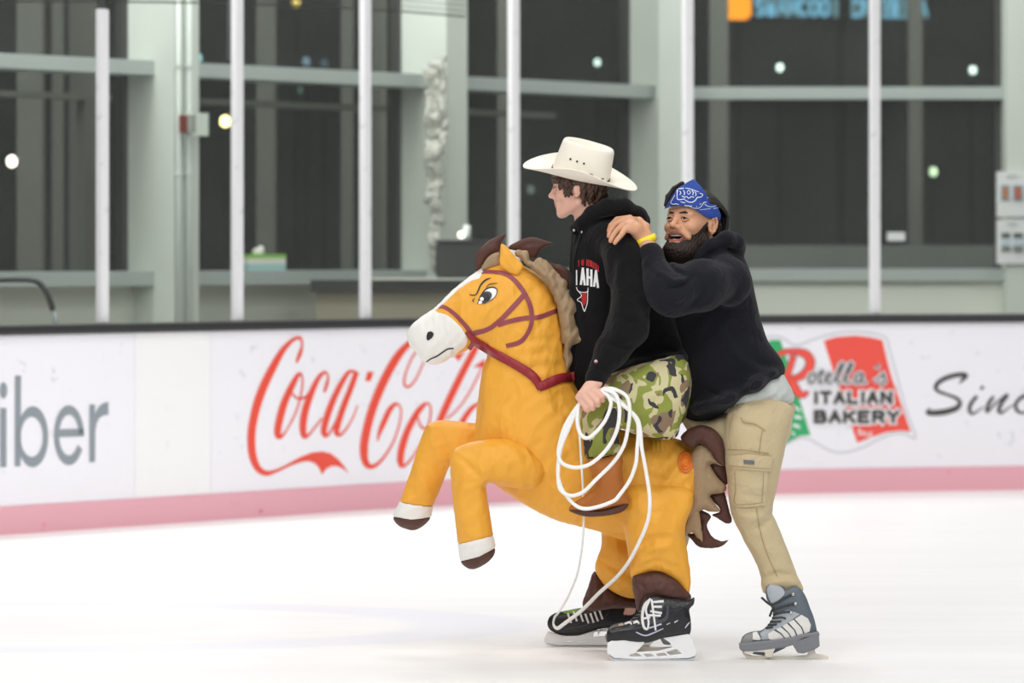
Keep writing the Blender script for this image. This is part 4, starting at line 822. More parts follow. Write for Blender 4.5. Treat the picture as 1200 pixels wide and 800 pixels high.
# the costume's make-believe rider legs: camouflage shorts and tan boots
def camo_mat():
    m = bpy.data.materials.new('camouflage'); m.use_nodes = True; nt = m.node_tree; b = nt.nodes['Principled BSDF']; L = nt.links.new; b.inputs['Roughness'].default_value = .7
    tc = nt.nodes.new('ShaderNodeTexCoord'); cur = None
    for i, (col, sc, thr, off) in enumerate((((204, 196, 152), 1, 0, 0), ((138, 148, 62), 11, .50, 0), ((140, 116, 92), 10, .605, 7.3), ((52, 50, 56), 13, .575, 3.1))):
        if i == 0: cur = lin(col)+(1,); continue
        mp = nt.nodes.new('ShaderNodeMapping'); mp.inputs['Location'].default_value = (off, off*.7, off*1.3); mp.inputs['Scale'].default_value = (1.15, 1, .85)
        n = nt.nodes.new('ShaderNodeTexNoise'); n.inputs['Scale'].default_value = sc; n.inputs['Detail'].default_value = 1.2; n.inputs['Distortion'].default_value = 1.1
        r = nt.nodes.new('ShaderNodeMath'); r.operation = 'GREATER_THAN'; r.inputs[1].default_value = thr
        x = nt.nodes.new('ShaderNodeMix'); x.data_type = 'RGBA'; L(tc.outputs['Object'], mp.inputs[0]); L(mp.outputs[0], n.inputs[0]); L(n.outputs[0], r.inputs[0]); L(r.outputs[0], x.inputs[0])
        if i == 1: x.inputs[6].default_value = cur
        else: L(cur, x.inputs[6])
        x.inputs[7].default_value = lin(col)+(1,); cur = x.outputs[2]
    L(cur, b.inputs['Base Color'])
    n = nt.nodes.new('ShaderNodeTexNoise'); n.inputs['Scale'].default_value = 14; bn = nt.nodes.new('ShaderNodeBump'); bn.inputs['Strength'].default_value = .35; bn.inputs['Distance'].default_value = .012
    L(tc.outputs['Object'], n.inputs[0]); L(n.outputs[0], bn.inputs['Height']); L(bn.outputs[0], b.inputs['Normal']); return m
CAMO = camo_mat()
SH = Field.uni(672, 818, 408, 548, -112, 112, 2.)
shorts = [(696, 452), (716, 438), (745, 428), (775, 420), (800, 416), (809, 440), (806, 472), (798, 495), (791, 514), (763, 513), (742, 508), (727, 502), (725.5, 515), (727.5, 532), (706, 537), (688, 539), (683, 515), (679.5, 486), (686, 468)]
for sg in (-1, 1): SH.poly(pcs(shorts, -68) if sg < 0 else shorts, 66*sg, 1.05, 3)
SH.poly([(706, 446), (745, 428), (798, 416), (811, 442), (808, 474), (796, 498), (760, 505), (715, 492), (696, 470)], 0, 1.9, 12)
SH.fold([(700, 470), (740, 470), (800, 462)], -1.5, 7); SH.fold([(728, 503), (760, 492), (790, 470)], 1.5, 7); SH.wrinkle(.6, 15, 2)
SH.build('false_shorts', CAMO, HORSE, label='camouflage shorts of the false rider legs')
boot = [(689, 538), (708, 536), (728, 532), (729.5, 550), (731, 565), (735, 577), (736.5, 590), (720, 594), (700, 598), (668, 598.5), (671, 590), (687, 579), (699, 569.5), (696, 556)]
sole = [(667, 596.5), (700, 597), (720, 593), (736, 588), (735, 595), (726, 601), (712, 604), (690, 605.5), (674, 602)]
for sg in (-1, 1):
    bo = blob('false_boot', boot, 74*sg, .85, BOOT, cell=1.4, wr=.5, lam=11, lab='tan cloth boot over a dark sole' if sg < 0 else None)
    blob('sole', sole, 74*sg, 1.7, H_BR, bo, cell=1.2, wr=.2)
# ================================================================== people
def smo(a, lo, hi): t = np.clip((a-lo)/(hi-lo), 0, 1); return t*t*(3-2*t)
class Frame:                                  # head frame: forward, up, near side; centimetres
    def __init__(s, o, yaw, pitch, roll, sc):
        ya, pi_, ro = map(math.radians, (yaw, pitch, roll)); f = np.array((-math.cos(ya), 0, -math.sin(ya))); u = np.array((0, -1., 0)); n = np.array((math.sin(ya), 0, -math.cos(ya)))
        f, u = f*math.cos(pi_)+u*math.sin(pi_), u*math.cos(pi_)-f*math.sin(pi_)
        u, n = u*math.cos(ro)+n*math.sin(ro), n*math.cos(ro)-u*math.sin(ro)
        s.o, s.f, s.u, s.n, s.sc = np.array(o, float), f, u, n, sc
    def T(s, a, b, c): return tuple(s.o+s.sc*(a*s.f+b*s.u+c*s.n))
    def local(s, P): w = (np.asarray(P)-s.o)/s.sc; return w@s.f, w@s.u, w@s.n
    def E(s, F, c, r, k=0., op='u'): F.ell(s.T(*c), np.array(r)*s.sc, (s.f, s.u, s.n), k*s.sc, op)
    def C(s, F, p, q, r1, r2=None, k=0., op='u'): F.cap(s.T(*p), s.T(*q), r1*s.sc, (r1 if r2 is None else r2)*s.sc, k*s.sc, op=op)
    def grid(s, F): X, Y, D = F.grid(); return [((X-s.o[0])*v[0]+(Y-s.o[1])*v[1]+(D-s.o[2])*v[2])/s.sc for v in (s.f, s.u, s.n)]
def skull(fr, F, fat=1.0, mouth=False, ear=True, chin=0., sq=0.):
    E, C = fr.E, fr.C
    E(F, (-.9, 3.4, 0), (9.3, 8.2, 7.5*fat), 0); E(F, (2.9, -2.3, 0), (5.6, 7.6, 5.9*fat), 2); E(F, (6.3, 2.8, 0), (2.3, 3.4, 5.0), 2)
    for q in (1, -1):
        C(F, (-.5, -5.6, 5.2*q*fat), (6.0+chin, -9.4, 1.9*q), 2.0*fat, 1.7, 1.8); E(F, (5.4, -2.5, 3.9*q*fat), (2.5, 2.1, 2.3*fat), 1.5)
        C(F, (8.1, 1.55, .9*q), (6.9, 1.6, 4.5*q), .75, .65, .9)
    C(F, (7.0+chin, -9.7, -.7), (7.0+chin, -9.7, .7), 1.75, 1.75, 1.4)
    E(F, (7.6, -6.2, 0), (1.5, 2.4, 3.0), 1.4)
    for q in (1, -1): E(F, (9.3, 0, 3.05*q), (1.7, 1.0, 1.75), .8, 's')
    C(F, (8.5, .9, 0), (10.1, -2.6, 0), .8, 1.0, 1.0); E(F, (10.45, -2.95, 0), (1.2, .95, 1.15), .8); E(F, (8.6, -4.3, 0), (1.0, 1.0, 1.6), 1.0)
    for q in (1, -1): E(F, (9.2, -3.3, 1.35*q*fat**3), (1.1, .9, .9*fat**2), .5)
    for q in (1, -1):                          # lids
        up = [(8.3, -.05, 1.8*q), (8.75, .5-sq, 2.6*q), (8.6, .5-sq, 3.4*q), (7.8, .0, 4.5*q)]; lo = [(8.3, -.15, 1.8*q), (8.6, -.62+sq*.9, 2.7*q), (8.45, -.6+sq*.9, 3.4*q), (7.8, -.15, 4.5*q)]
        for ch, r in ((up, .34), (lo, .3)):
            for a, b in zip(ch[:-1], ch[1:]): C(F, a, b, r, r, .3)
    if mouth:
        for q in (1, -1): C(F, (8.7, -3.9, 1.8*q), (6.6, -6.4, 4.6*q), .9, .9, 1.0)      # smile folds
        E(F, (8.5, -6.45, 0), (2.3, 1.25, 3.2), .4, 's')
        for ch, r in (([(7.3, -5.25, -2.8), (8.5, -5.45, -2.0), (8.95, -5.4, 0), (8.5, -5.45, 2.0), (7.1, -5.2, 3.6)], .36), ([(7.3, -5.35, -2.8), (8.0, -7.2, -2.3), (8.4, -7.8, 0), (8.0, -7.2, 2.3), (7.1, -5.3, 3.6)], .42)):
            for a, b in zip(ch[:-1], ch[1:]): C(F, a, b, r, r, .35)
    else:
        for a, b, r in (((7.9, -6.0, -2.4), (9.25, -5.75, 0), .42), ((9.25, -5.75, 0), (7.9, -6.0, 2.4), .42), ((7.8, -6.5, -2.2), (8.95, -6.85, 0), .5), ((8.95, -6.85, 0), (7.8, -6.5, 2.2), .5)): C(F, a, b, r, r, .35)
        C(F, (9.9, -6.25, 0), (8.2, -6.2, 2.5), .14, .1, .2, 's')
    if ear:
        for q in (1, -1):
            E(F, (-1.3, -.4, 7.4*q*fat), (1.7, 2.9, .9), .6)
            rim = [(-.2, 1.6), (-.9, 2.5), (-2.1, 2.4), (-2.9, 1.2), (-2.8, -.6), (-2.0, -2.2), (-1.1, -3.2), (-.4, -2.6)]
            for a, b in zip(rim[:-1], rim[1:]): C(F, (a[0], a[1], (8.0+.25*(a[0] < -1.5))*q*fat), (b[0], b[1], (8.0+.25*(b[0] < -1.5))*q*fat), .42, .42, .25)
            E(F, (-1.0, -.7, 8.5*q*fat), (.75, 1.2, .7), .3, 's'); C(F, (-1.6, 1.0, 8.1*q*fat), (-2.0, -1.2, 8.2*q*fat), .3, .3, .3)
def eyes(fr, parent, look=(0, 0)):
    for q, lb in ((1, 1), (-1, -1)):
        c = fr.T(7.35, -.02, 3.1*q); m = MB(); r = 1.2*fr.sc
        F = Field.uni(c[0]-6, c[0]+6, c[1]-6, c[1]+6, c[2]-6, c[2]+6, .5); F.ell(c, (r, r, r)); e = F.build('eye', mat('eye_white', (160, 150, 146), .3), parent)
        d = np.array(fr.T(8.0, -.02+look[1], 3.1*q+look[0])); F = Field.uni(c[0]-6, c[0]+6, c[1]-6, c[1]+6, c[2]-6, c[2]+6, .35); F.ell(d, (.86*fr.sc,)*3); F.build('iris', mat('dark_brown_iris', (38, 24, 18), .2), e)
def lashes(fr, par, sq):
    for q in (1, -1):
        up = [(8.62, -.02, 1.75*q), (9.08, .36-sq, 2.6*q), (8.92, .36-sq, 3.4*q), (8.1, -.05, 4.55*q)]; P = [fr.T(*p) for p in up]
        F = Field.uni(*[v for i in range(3) for v in (min(p[i] for p in P)-3, max(p[i] for p in P)+3)], .4)
        for a, b in zip(up[:-1], up[1:]): fr.C(F, a, b, .17, .17, .1)
        F.build('eyelashes', HB2, par)
def tint(o, m, test):                          # a second skin tone on part of a continuous body
    o.data.materials.append(m); k = len(o.data.materials)-1; off = origin(o)
    n = len(o.data.polygons); c = np.empty(n*3); o.data.polygons.foreach_get('center', c); c = c.reshape(n, 3)+off
    px = np.stack([c[:, 0]/K+600, HZ-(c[:, 2]-CAMH)/K, (c[:, 1]-YR)/K], 1); s = test(px); mi = np.zeros(n, np.int32); o.data.polygons.foreach_get('material_index', mi); mi[s] = k; o.data.polygons.foreach_set('material_index', mi)
def skin(name, rgb): return mat(name, rgb, .52, sss=.12, var=.05, vscale=45, bump=(220, .12))
SK1 = skin('fair_skin', (232, 184, 164)); SK1L = skin('fair_lips', (205, 122, 112)); SK1C = skin('fair_flush', (226, 160, 142))
SK2 = skin('tan_skin', (214, 160, 126)); SK2L = skin('tan_lips', (180, 108, 98)); SK2C = skin('tan_flush', (196, 126, 98))
cloth = dict(rough=.92, spec=.15, sheen=.08)
BLK = mat('black_fleece', (21, 20, 22), bump=(12, .9, 1.4), bump2=(420, .25), **cloth); NVY = mat('faded_black_fleece', (29, 30, 36), bump=(11, .9, 1.4), bump2=(420, .25), **cloth)
def pcl(L, d=None): return [pc(*p[:3])+tuple(p[3:]) for p in L]

# ---------------------------------------------------------------- the rider
RIDER = thing('person', tuple(W((745, 764, 30))), 'person in a black hoodie and white cowboy hat riding the horse costume, holding a rope', 'person')
fr = Frame((677.5, 218.5, 0), -13, -3, 4, 3.12)
Bf = Field(axis(628, 815, 4, [(634, 722)], .85), axis(172, 765, 4.5, [(176, 274), (436, 484)], .85), axis(-135, 120, 3.2, [(-30, 30), (-132, -96)], .85))
skull(fr, Bf, ear=True)
Bf.chain([(686, 236, 0, 17), (694, 262, 0, 18.5), (705, 288, 0, 22)], 6)
Bf.chain([(718, 296, 0, 24), (730, 350, 0, 26), (740, 400, 0, 22), (752, 440, 0, 18), (757, 474, 0, 18)], 8, 1.1)
for q in (-1, 1): Bf.chain([(705, 284, 12*q, 18), (735, 302, 48*q, 17)], 8)
Bf.chain(pcl([(735, 302, -52, 15), (736, 382, -86, 13), (713, 414, -97, 10.5), (700, 441, -110, 8.6)]), 5)
Bf.chain([(735, 302, 52, 17), (728, 378, 66, 15), (700, 425, 52, 11), (684, 440, 40, 9), (674, 446, 34, 9)], 5)
for i in range(4): Bf.chain([(674, 443+i*4, 36-i*3, 4), (664, 446+i*4, 36-i*3, 3.4), (663, 450+i*4, 44-i*3, 3)], 1.5)
Bf.chain([(676, 446, 30, 4), (668, 444, 26, 3.4)], 1.5)
Bf.chain(pcl([(757, 474, -5, 13), (757, 500, -2, 9), (760, 548, -6, 9), (768, 600, -24, 13), (775, 650, -38, 11), (781, 700, -50, 9), (788, 724, -62, 8), (745, 736, -64, 5)]), 4)
Bf.chain(pcl([(757, 474, 5, 13), (756, 500, 2, 9), (752, 548, 8, 9), (740, 610, 45, 12), (738, 660, 75, 10), (738, 700, 108, 8), (740, 716, 119, 6.5), (680, 738, 120, 4)]), 4)
# near hand closed round the rope
PK = lambda L, k=1.2: Bf.chain(pcl(L), k)
PK([(700, 443, -111, 8.4), (691, 455, -114, 7.5), (685, 462, -113, 6.5)], 3)
kn = [(693.5, 454.5, -120), (687.5, 457.5, -121.5), (682.3, 461.2, -121), (678.8, 465.3, -118.5)]
for q in kn: PK([(700, 446, -114, 6.4), q+(4.6,)], 3.5)
fe = [((704.8, 463.6, -123), (705.8, 468.2, -115.5), (698, 465, -110)), ((699.3, 469.3, -124.5), (700.6, 473.8, -117), (693, 470, -111)), ((693, 474, -123.5), (694.4, 478, -116.5), (687.5, 474, -111)), ((686.6, 476.4, -120.5), (688.5, 480, -115), (683, 477, -110))]
for q, (p1, p2, p3) in zip(kn, fe):
    F1 = [q+(4.4,), p1+(3.9,), p2+(3.4,), p3+(3.0,)]; Bf.chain(pcl(F1), .9)
PK([(704, 449, -108, 5.2), (708.5, 456, -107, 4.6), (707, 463.5, -109.5, 3.9), (701.5, 467.5, -111, 3.3)], 1.6)
rb_ = Bf.build('body', [SK1], RIDER, relax=1)
def lipz(fr, b0, b1, a0, c0):
    def t(P): a, b, c = fr.local(P); return (a > a0) & (a < 11) & (b < b1) & (b > b0) & (np.abs(c) < c0)
    return t
tint(rb_, SK1L, lipz(fr, -7.35, -5.4, 8.2, 2.5))
eyes(fr, RIDER)
HB = mat('brown_hair', (68, 46, 33), .45, var=.35, vscale=60, stretch=(1, 1, .25)); HB2 = mat('dark_hair', (34, 25, 21), .42, var=.3, vscale=60, stretch=(1, 1, .25))
def eyebrow(fr, par, m, th):
    for q in (1, -1):
        F = Field.uni(*[v for i in range(3) for v in (min(fr.T(8, 1.5, q*c)[i] for c in (.5, 5))-6, max(fr.T(8, 1.5, q*c)[i] for c in (.5, 5))+6)], .5)
        for a, b, r1, r2 in (((8.8, 1.75, 1.1*q), (8.4, 2.15, 3.0*q), th*.8, th), ((8.4, 2.15, 3.0*q), (6.9, 1.45, 5.1*q), th, th*.5)): fr.C(F, a, b, r1, r2, .2)
        F.build('eyebrow', m, par)
eyebrow(fr, RIDER, HB, .36); lashes(fr, RIDER, 0)
hx = [fr.T(a, b, c) for a in (-13, 10.5) for b in (-9.5, 9) for c in (-10, 10)]; lo_, hi_ = np.min(hx, 0), np.max(hx, 0)
Hf = Field.uni(lo_[0], hi_[0], lo_[1], hi_[1], lo_[2], hi_[2], .9); rs = np.random.RandomState(11)
fr.E(Hf, (-1.4, 4.2, 0), (9.3, 7.6, 7.9), 0)
for i in range(110):
    th = rs.uniform(-1, 1)*math.pi; dirf, dirn = math.cos(th), math.sin(th); a0, c0 = -1.0+9.5*dirf, 8.0*dirn
    front = dirf > .72; temple = .18 < dirf <= .72; overear = -.18 < dirf <= .18
    bot = 1.9 if front else (-3.1+rs.uniform(-.4, .8) if temple and dirf < .6 else (-.6 if temple else (.9 if overear and rs.rand() < .75 else -5.6-rs.uniform(-.8, 1.5)*(1 if dirf < -.2 else .2))))
    n = 8; P = []; ph = rs.uniform(0, 6.28); amp = rs.uniform(.4, .95)
    for j in range(n+1):
        t = j/n; b = 4.0+(bot-4.0)*t; k = 1.0+.02*rs.rand(); nar = 1-.10*smo(t, .5, 1)*(b < 0) if True else 1
        P.append((a0*k*nar-(.9*t if dirf < -.3 else 0)*0+.9*amp*math.sin(ph+t*9), b, c0*k*nar*(1 if b > -1 else 1-.03*abs(b+1))+amp*math.cos(ph+t*9)*.8))
    for j in range(n): fr.C(Hf, P[j], P[j+1], (.9 if j < 2 else .85)*(1-.45*j/n), .86*(1-.45*(j+1)/n), .08)
fr.E(Hf, (10.6, -3, 0), (5.4, 4.6, 6.2), .3, 's')
for q in (1, -1): fr.E(Hf, (-1.0, -1.4, 9.0*q), (1.3, 2.2, 2.0), .3, 's')
Hf.build('hair', HB, RIDER, label='wavy brown hair under the hat')
# white cowboy hat
hf = Frame((680, 206, 0), 0, 11.5, 14, 3.15); hat_m = mat('white_straw_felt', (244, 238, 224), .6, bump=(60, .12), var=.015, vscale=30)
def hatpt(a, b, c): return W(np.array(hf.T(a, b, c)))
def hatmesh():
    V = []; F = []; nt_ = 72; rings = []
    def rg(fn): rings.append([fn(2*math.pi*i/nt_) for i in range(nt_)])
    def se(th, A, Bc, e=2.3): c, s_ = math.cos(th), math.sin(th); r = (abs(c/A)**e+abs(s_/Bc)**e)**(-1/e); return r*c, r*s_
    for t in (1.0, .985, .94, .86, .76, .65, .54, .43, .33, .23, .14, .06):     # brim from rim in
        def fn(th, t=t):
            a, c = se(th, 10.7+(11.0)*t, 8.6+(8.6)*t, 2.1); s2 = math.sin(th)**2
            up = 4.9*t**1.9*s2*(1+.32*math.cos(th)) - .7*t*t*(1-s2) ; return (a, up, c*(1-.16*t*s2))
        rg(fn)
    for t in (0, .06, .2, .4, .6, .78, .9, .97):
        def fn(th, t=t):
            a, c = se(th, 10.7-1.3*t, 8.6-1.4*t-1.0*t*t, 2.5); return (a-.9*t, 11.9*t*(1+.05*math.cos(th)), c*(1-.12*t*max(0, math.cos(th))))
        rg(fn)
    for t in (.97, .9, .78, .6, .42, .24, .08):
        def fn(th, t=t):
            a, c = se(th, 9.3*t, 6.15*t, 2.5); dent = 3.1*(1-smo(np.array(t), .35, .97)); cr = 1-(abs(math.cos(th))*t)**2*.6
            return (a-.9, 11.9+.55*(1-abs(t-.93)*6 if t > .8 else .0)*1-dent*cr+.5*math.cos(th)*t, c*(1-.12*max(0, math.cos(th))))
        rg(fn)
    for r in rings: V += r
    for i in range(len(rings)-1):
        for j in range(nt_): F.append([i*nt_+j, i*nt_+(j+1) % nt_, (i+1)*nt_+(j+1) % nt_, (i+1)*nt_+j])
    F.append([(len(rings)-1)*nt_+j for j in range(nt_)]); return np.array(V), F
Vh, Fh = hatmesh(); HAT = obj('cowboy_hat', np.array([hatpt(*v) for v in Vh]), Fh, hat_m, RIDER, label='white cowboy hat', recalc=True)
md = HAT.modifiers.new('felt', 'SOLIDIFY'); md.thickness = .004; md.offset = 1
md = HAT.modifiers.new('smooth', 'SUBSURF'); md.levels = 1; md.render_levels = 1
bm_ = MB(); nb_ = 72; Vb = []
for h in (.05, 1.15):
    for off in (.12, .5):
        for i in range(nb_):
            th = 2*math.pi*i/nb_; A, Bc = 10.7-1.3*h/11+off, 8.6-1.5*h/11+off; r = (abs(math.cos(th)/A)**2.35+abs(math.sin(th)/Bc)**2.35)**(-1/2.35); Vb.append(hatpt(r*math.cos(th), .55+h, r*math.sin(th)))
bm_.add(Vb, [[a*nb_+i, a*nb_+(i+1) % nb_, b*nb_+(i+1) % nb_, b*nb_+i] for i in range(nb_) for a, b in ((0, 1), (1, 3), (3, 2), (2, 0))])
bm_.build('hat_band', mat('brown_braid', (92, 66, 50), .6, var=.7, vscale=130), HAT, smooth=True, label='narrow brown braided band')
HT = bvh([HAT])
ey_ = [(668, 187), (675.8, 189.8), (683.8, 192.2)]
for x, y in ey_: decal_polys('eyelet', [circ(x, y, 1.25, n=12)], mat('eyelet_black', (20, 18, 18), .5), HT, HAT, 2.0, smooth=False, cell=None)
# hoodie
Hd = Field.uni(652, 818, 228, 470, -128, 88, 1.7)
Hd.poly([(688, 262), (700, 246), (722, 244), (748, 258), (763, 276), (775, 305), (784, 340), (791, 372), (797, 393), (806, 420), (805.5, 431), (775, 433), (745, 438), (715, 448), (690, 458), (676, 458), (671, 430), (669, 390), (667, 340), (668.5, 300), (674, 275)], 0, .82, 0)
for q in (-1, 1): Hd.chain([(708, 272, 16*q, 22), (735, 299, 50*q, 25)], 12)
arm = pcl([(733, 301, -56, 26.5), (739, 345, -76, 25), (735, 382, -88, 25), (716, 412, -98, 19.5), (705, 429, -106, 15)])
Hd.chain(arm, 5); Hd.chain(pcl([(707, 425, -104, 13.5), (700, 440, -110, 12.4), (698.2, 444, -111, 12.2)]), 2)
Hd.chain([(735, 301, 56, 26), (730, 380, 64, 23), (700, 425, 50, 16), (688, 437, 42, 13)], 5)
# hood lying down the back, and the crossed collar
for q in (-1, 1): Hd.chain([(674, 268, -7*q, 6.5), (682, 262, -17*q, 7.5), (693, 250, -25*q, 8.5), (710, 244, -30*q, 10.5), (730, 245, -27*q, 11.5), (747, 254, -15*q, 11), (751, 259, 0, 10)], 5)
Hd.chain([(715, 252, -14, 12), (738, 258, -8, 13), (738, 258, 8, 13), (715, 252, 14, 12)], 6)
Hd.chain([(708, 440, 0, 11), (745, 428, 0, 11), (796, 418, 0, 11)], 8, 4.6)
# neck opening
Hd.chain([(676, 232, 0, 14.5), (684, 250, 0, 16), (690, 262, 0, 14.5)], 3) if False else None
Hd.cap((683, 226, 0), (692, 262, 0), 17, 15.5, 3, op='s'); Hd.cap((672, 240, 0), (680, 256, 0), 12, 7, 3, op='s')
for f, a, w in (([(700, 262), (722, 252), (748, 256)], -2.5, 3), ([(690, 268), (705, 258), (728, 262), (748, 268)], -2.5, 3.2), ([(756, 300), (745, 340), (752, 372), (742, 392)], -2.6, 5), ([(728, 290), (722, 320), (726, 360)], 1.8, 5), ([(718, 302), (714, 335), (712, 372), (703, 398)], -3.4, 4), ([(722, 345), (735, 352), (755, 344)], 2.6, 4),
                ([(718, 366), (736, 376), (758, 368)], -3.6, 4), ([(714, 378), (730, 392), (752, 392)], 3.4, 4.5), ([(705, 398), (720, 404), (740, 404)], -3.4, 3.5), ([(698, 412), (712, 420), (728, 418)], 1.8, 3.5), ([(696, 424), (704, 430), (716, 430)], -1.6, 3),
                ([(760, 400), (780, 408), (802, 414)], -3, 4), ([(740, 428), (770, 420), (800, 422)], -2.4, 4), ([(770, 395), (785, 392), (796, 398)], 3, 4), ([(690, 300), (696, 340), (692, 380)], 1.2, 7), ([(676, 340), (690, 380), (690, 430)], -1.6, 6)): Hd.fold(f, a, w)
Hd.wrinkle(.55, 24, 8)
HOOD = Hd.build('hoodie', BLK, RIDER, label='black hooded sweatshirt with red and white print')
RT = bvh([HOOD])
def stripband(path_d, name, m, par): pass
# drawstrings
for pts in ([(671.5, 270), (670, 284), (668.5, 300), (668, 318)], [(680.5, 272), (676, 288), (672.5, 304), (671.5, 322)]):
    S = strip_pts(pts, 1.0, 1.5); dd = fillna([cast(RT, p[0]+2.5, p[1]) for p in S]); MB().tube([W((p[0], p[1], d-1.6)) for p, d in zip(S, dd)], .0032, 6).build('drawstring', mat('black_cord', (14, 14, 15), .8), HOOD, smooth=True)
    p = S[0]; MB().ball(W((p[0]+1, p[1], dd[0]-1.2)), .006, 8, 6).build('eyelet', mat('nickel', (200, 200, 200), .3, metal=1), HOOD, smooth=True)
# chest print
zH = lambda p: Z(660, 290, 10, p)
red_p = mat('red_print', (178, 34, 38), .7); wht_p = mat('white_flock', (236, 236, 238), .7)
def arc_caps(text, x0, x1, yf, h, w, gap):
    Q = []; n = len(text); cell = (x1-x0-gap*(n-1))/n; x = x0
    for ch in text:
        if ch != ' ': Q += pen_quads(ch, lambda u, v, x=x: (x+w+u*(cell-2*w), yf(x+u*cell)+w+v*(h-2*w)), w)
        x += cell+gap
    return Q
decal_polys('lettering', [zH(q) for q in arc_caps('Y OF NEBRASKA', 172, 412, lambda x: 138+((x-250)/150.)**2*45+max(0, x-300)*.18, 75, 4, 2)], red_p, RT, HOOD, .5, smooth=False, cell=3., label='small red arched capitals')
decal_polys('lettering', [zH(q) for q in arc_caps('AHA', 190, 412, lambda x: 232+max(0, x-230)*.19, 205, 13, 6)]+[zH([(146, 262), (160, 262), (162, 438), (146, 438)])], wht_p, RT, HOOD, .6, smooth=False, cell=3., label='white block capitals')
decal_strips('emblem_outline', [zH(s) for s in ([(152, 462, 9), (165, 500, 9), (205, 520, 9), (275, 515, 9), (286, 465, 9)], [(286, 465, 9), (280, 560, 9), (275, 650, 9), (245, 745, 9)], [(165, 500, 8), (210, 560, 9), (160, 610, 9), (205, 640, 9), (225, 700, 9), (243, 745, 9)])], wht_p, RT, HOOD, .6, label='white outline of a horned bull head')
decal_polys('emblem', [zH([(228, 525), (272, 522), (266, 600), (262, 640), (236, 690), (222, 655), (200, 585), (215, 560)])], red_p, RT, HOOD, .6, smooth=False, cell=2., label='red bull head emblem')
decal_polys('cuff_logo', [circ(696, 420.5, 1.9, 2.2, 12)], mat('logo_white', (200, 200, 205)), RT, HOOD, .5, smooth=False, cell=None); decal_polys('cuff_logo', [[(694.5, 421), (697.6, 420.5), (697, 422.6), (695.4, 422.8)]], red_p, RT, HOOD, .7, smooth=False, cell=None)

# ---------------------------------------------------------------- the second skater
PAL = thing('person', tuple(W((905, 768, -20))), 'bearded person in blue bandana, black hoodie and khaki trousers pushing the rider from behind', 'person')
f2 = Frame((809.5, 262.5, -8), 52, 13, 0, 3.4)
B2 = Field(axis(700, 945, 4, [(706, 860)], .85), axis(196, 765, 4.5, [(200, 316)], .85), axis(-125, 65, 3.2, [(-108, 38)], .85))
skull(f2, B2, fat=1.07, mouth=True, sq=-.04)
B2.chain([(822, 288, -4, 17), (836, 310, -2, 18)], 6)
B2.chain([(844, 326, 0, 20), (846, 385, 0, 26), (852, 430, 0, 22), (872, 470, 0, 17), (880, 495, 0, 18)], 8, 1.1)
for q in (-1, 1): B2.chain([(838, 314, 10*q, 14), (850, 330, 44*q, 14)], 8)
B2.chain(pcl([(850, 330, -48, 15), (785, 346, -92, 16), (771, 318, -84, 12), (760, 290, -70, 9.6), (757, 282, -67, 9.2)]), 5)
B2.chain([(850, 330, 46, 15), (800, 350, 62, 16), (775, 318, 50, 12), (760, 288, 36, 9), (750, 278, 32, 9)], 5)
for i in range(4): B2.chain([(752, 272, 44-i*5, 4.4), (743, 272, 45-i*5, 3.6), (736, 278, 45-i*5, 3.2)], 1.5)
B2.chain(pcl([(886, 495, -26, 20), (880, 560, -32, 17), (882, 600, -32, 15), (904, 655, -32, 13), (918, 695, -32, 11), (930, 728, -30, 10), (893, 748, -30, 7)]), 4)
B2.chain([(866, 494, 28, 20), (826, 552, 38, 17), (792, 602, 30, 15), (782, 655, 22, 12), (770, 712, 24, 9.5), (768, 732, 32, 9), (742, 742, 36, 6)], 4)
# near hand laid over the rider's shoulder
HN = lambda L, k=1.2: B2.chain(pcl(L), k)
HN([(757, 281, -67, 9.4), (750, 273, -64, 9.0), (742, 266, -61, 7.5)], 4)
ks = [(738, 255.8, -48, 4.3), (734.5, 257.3, -57, 4.3), (732, 262, -66, 4.2), (732.5, 268.5, -74, 3.9)]
for q in ks: HN([(755, 278, -66, 7.6), (746, 268, (q[2]-66)/2-4, 6.0), q], 4)
for q, L in zip(ks, ([(723, 257, -46, 3.4), (715.8, 264, -47, 3.0), (713.8, 270.5, -52, 2.9)], [(720.5, 263, -60, 3.4), (714.8, 271, -63, 3.0), (713.6, 276.5, -65, 2.7)], [(722.5, 270.5, -73, 3.4), (717, 278.3, -77, 3.0), (715.6, 282, -79, 2.7)], [(727.5, 276, -84, 3.1), (723, 281, -87, 2.8), (720.6, 284.4, -88, 2.5)])):
    HN([q]+L, .4)
HN([(757, 277, -56, 6.5), (756.5, 266, -48, 5.2), (749, 258.5, -40, 4.2), (742, 257, -36, 3.6)], 2)
pb_ = B2.build('body', [SK2], PAL)
tint(pb_, SK2L, lambda P: (lambda a, b, c: (a > 7.0) & (a < 10.5) & (np.abs(c) < 4.1) & (b > -8.6) & (b < -4.7) & (np.hypot((c-.3)/3.5, (b+6.5)/1.7) < 1.0))(*f2.local(P)))
tint(pb_, mat('mouth_dark', (62, 20, 20), .5), lambda P: (lambda a, b, c: (a > 5.5) & (a < 8.55) & (np.hypot(c/3.1, (b+6.45)/1.2) < 1.0))(*f2.local(P)))
eyes(f2, PAL, look=(.05, 0)); eyebrow(f2, PAL, HB2, .5); lashes(f2, PAL, -.04)
def toothrow(b, a, w, h, nm):
    m = MB(); pts = [f2.T(a-.10*(c*c), b+.04*c*c, c) for c in np.linspace(-w, w, 13)]
    F = Field.uni(*[v for i in range(3) for v in (min(p[i] for p in pts)-3, max(p[i] for p in pts)+3)], .4)
    for p, q in zip(pts[:-1], pts[1:]): F.cap(p, q, h*f2.sc, h*f2.sc, .3)
    F.build(nm, mat('teeth', (232, 228, 220), .3), PAL)
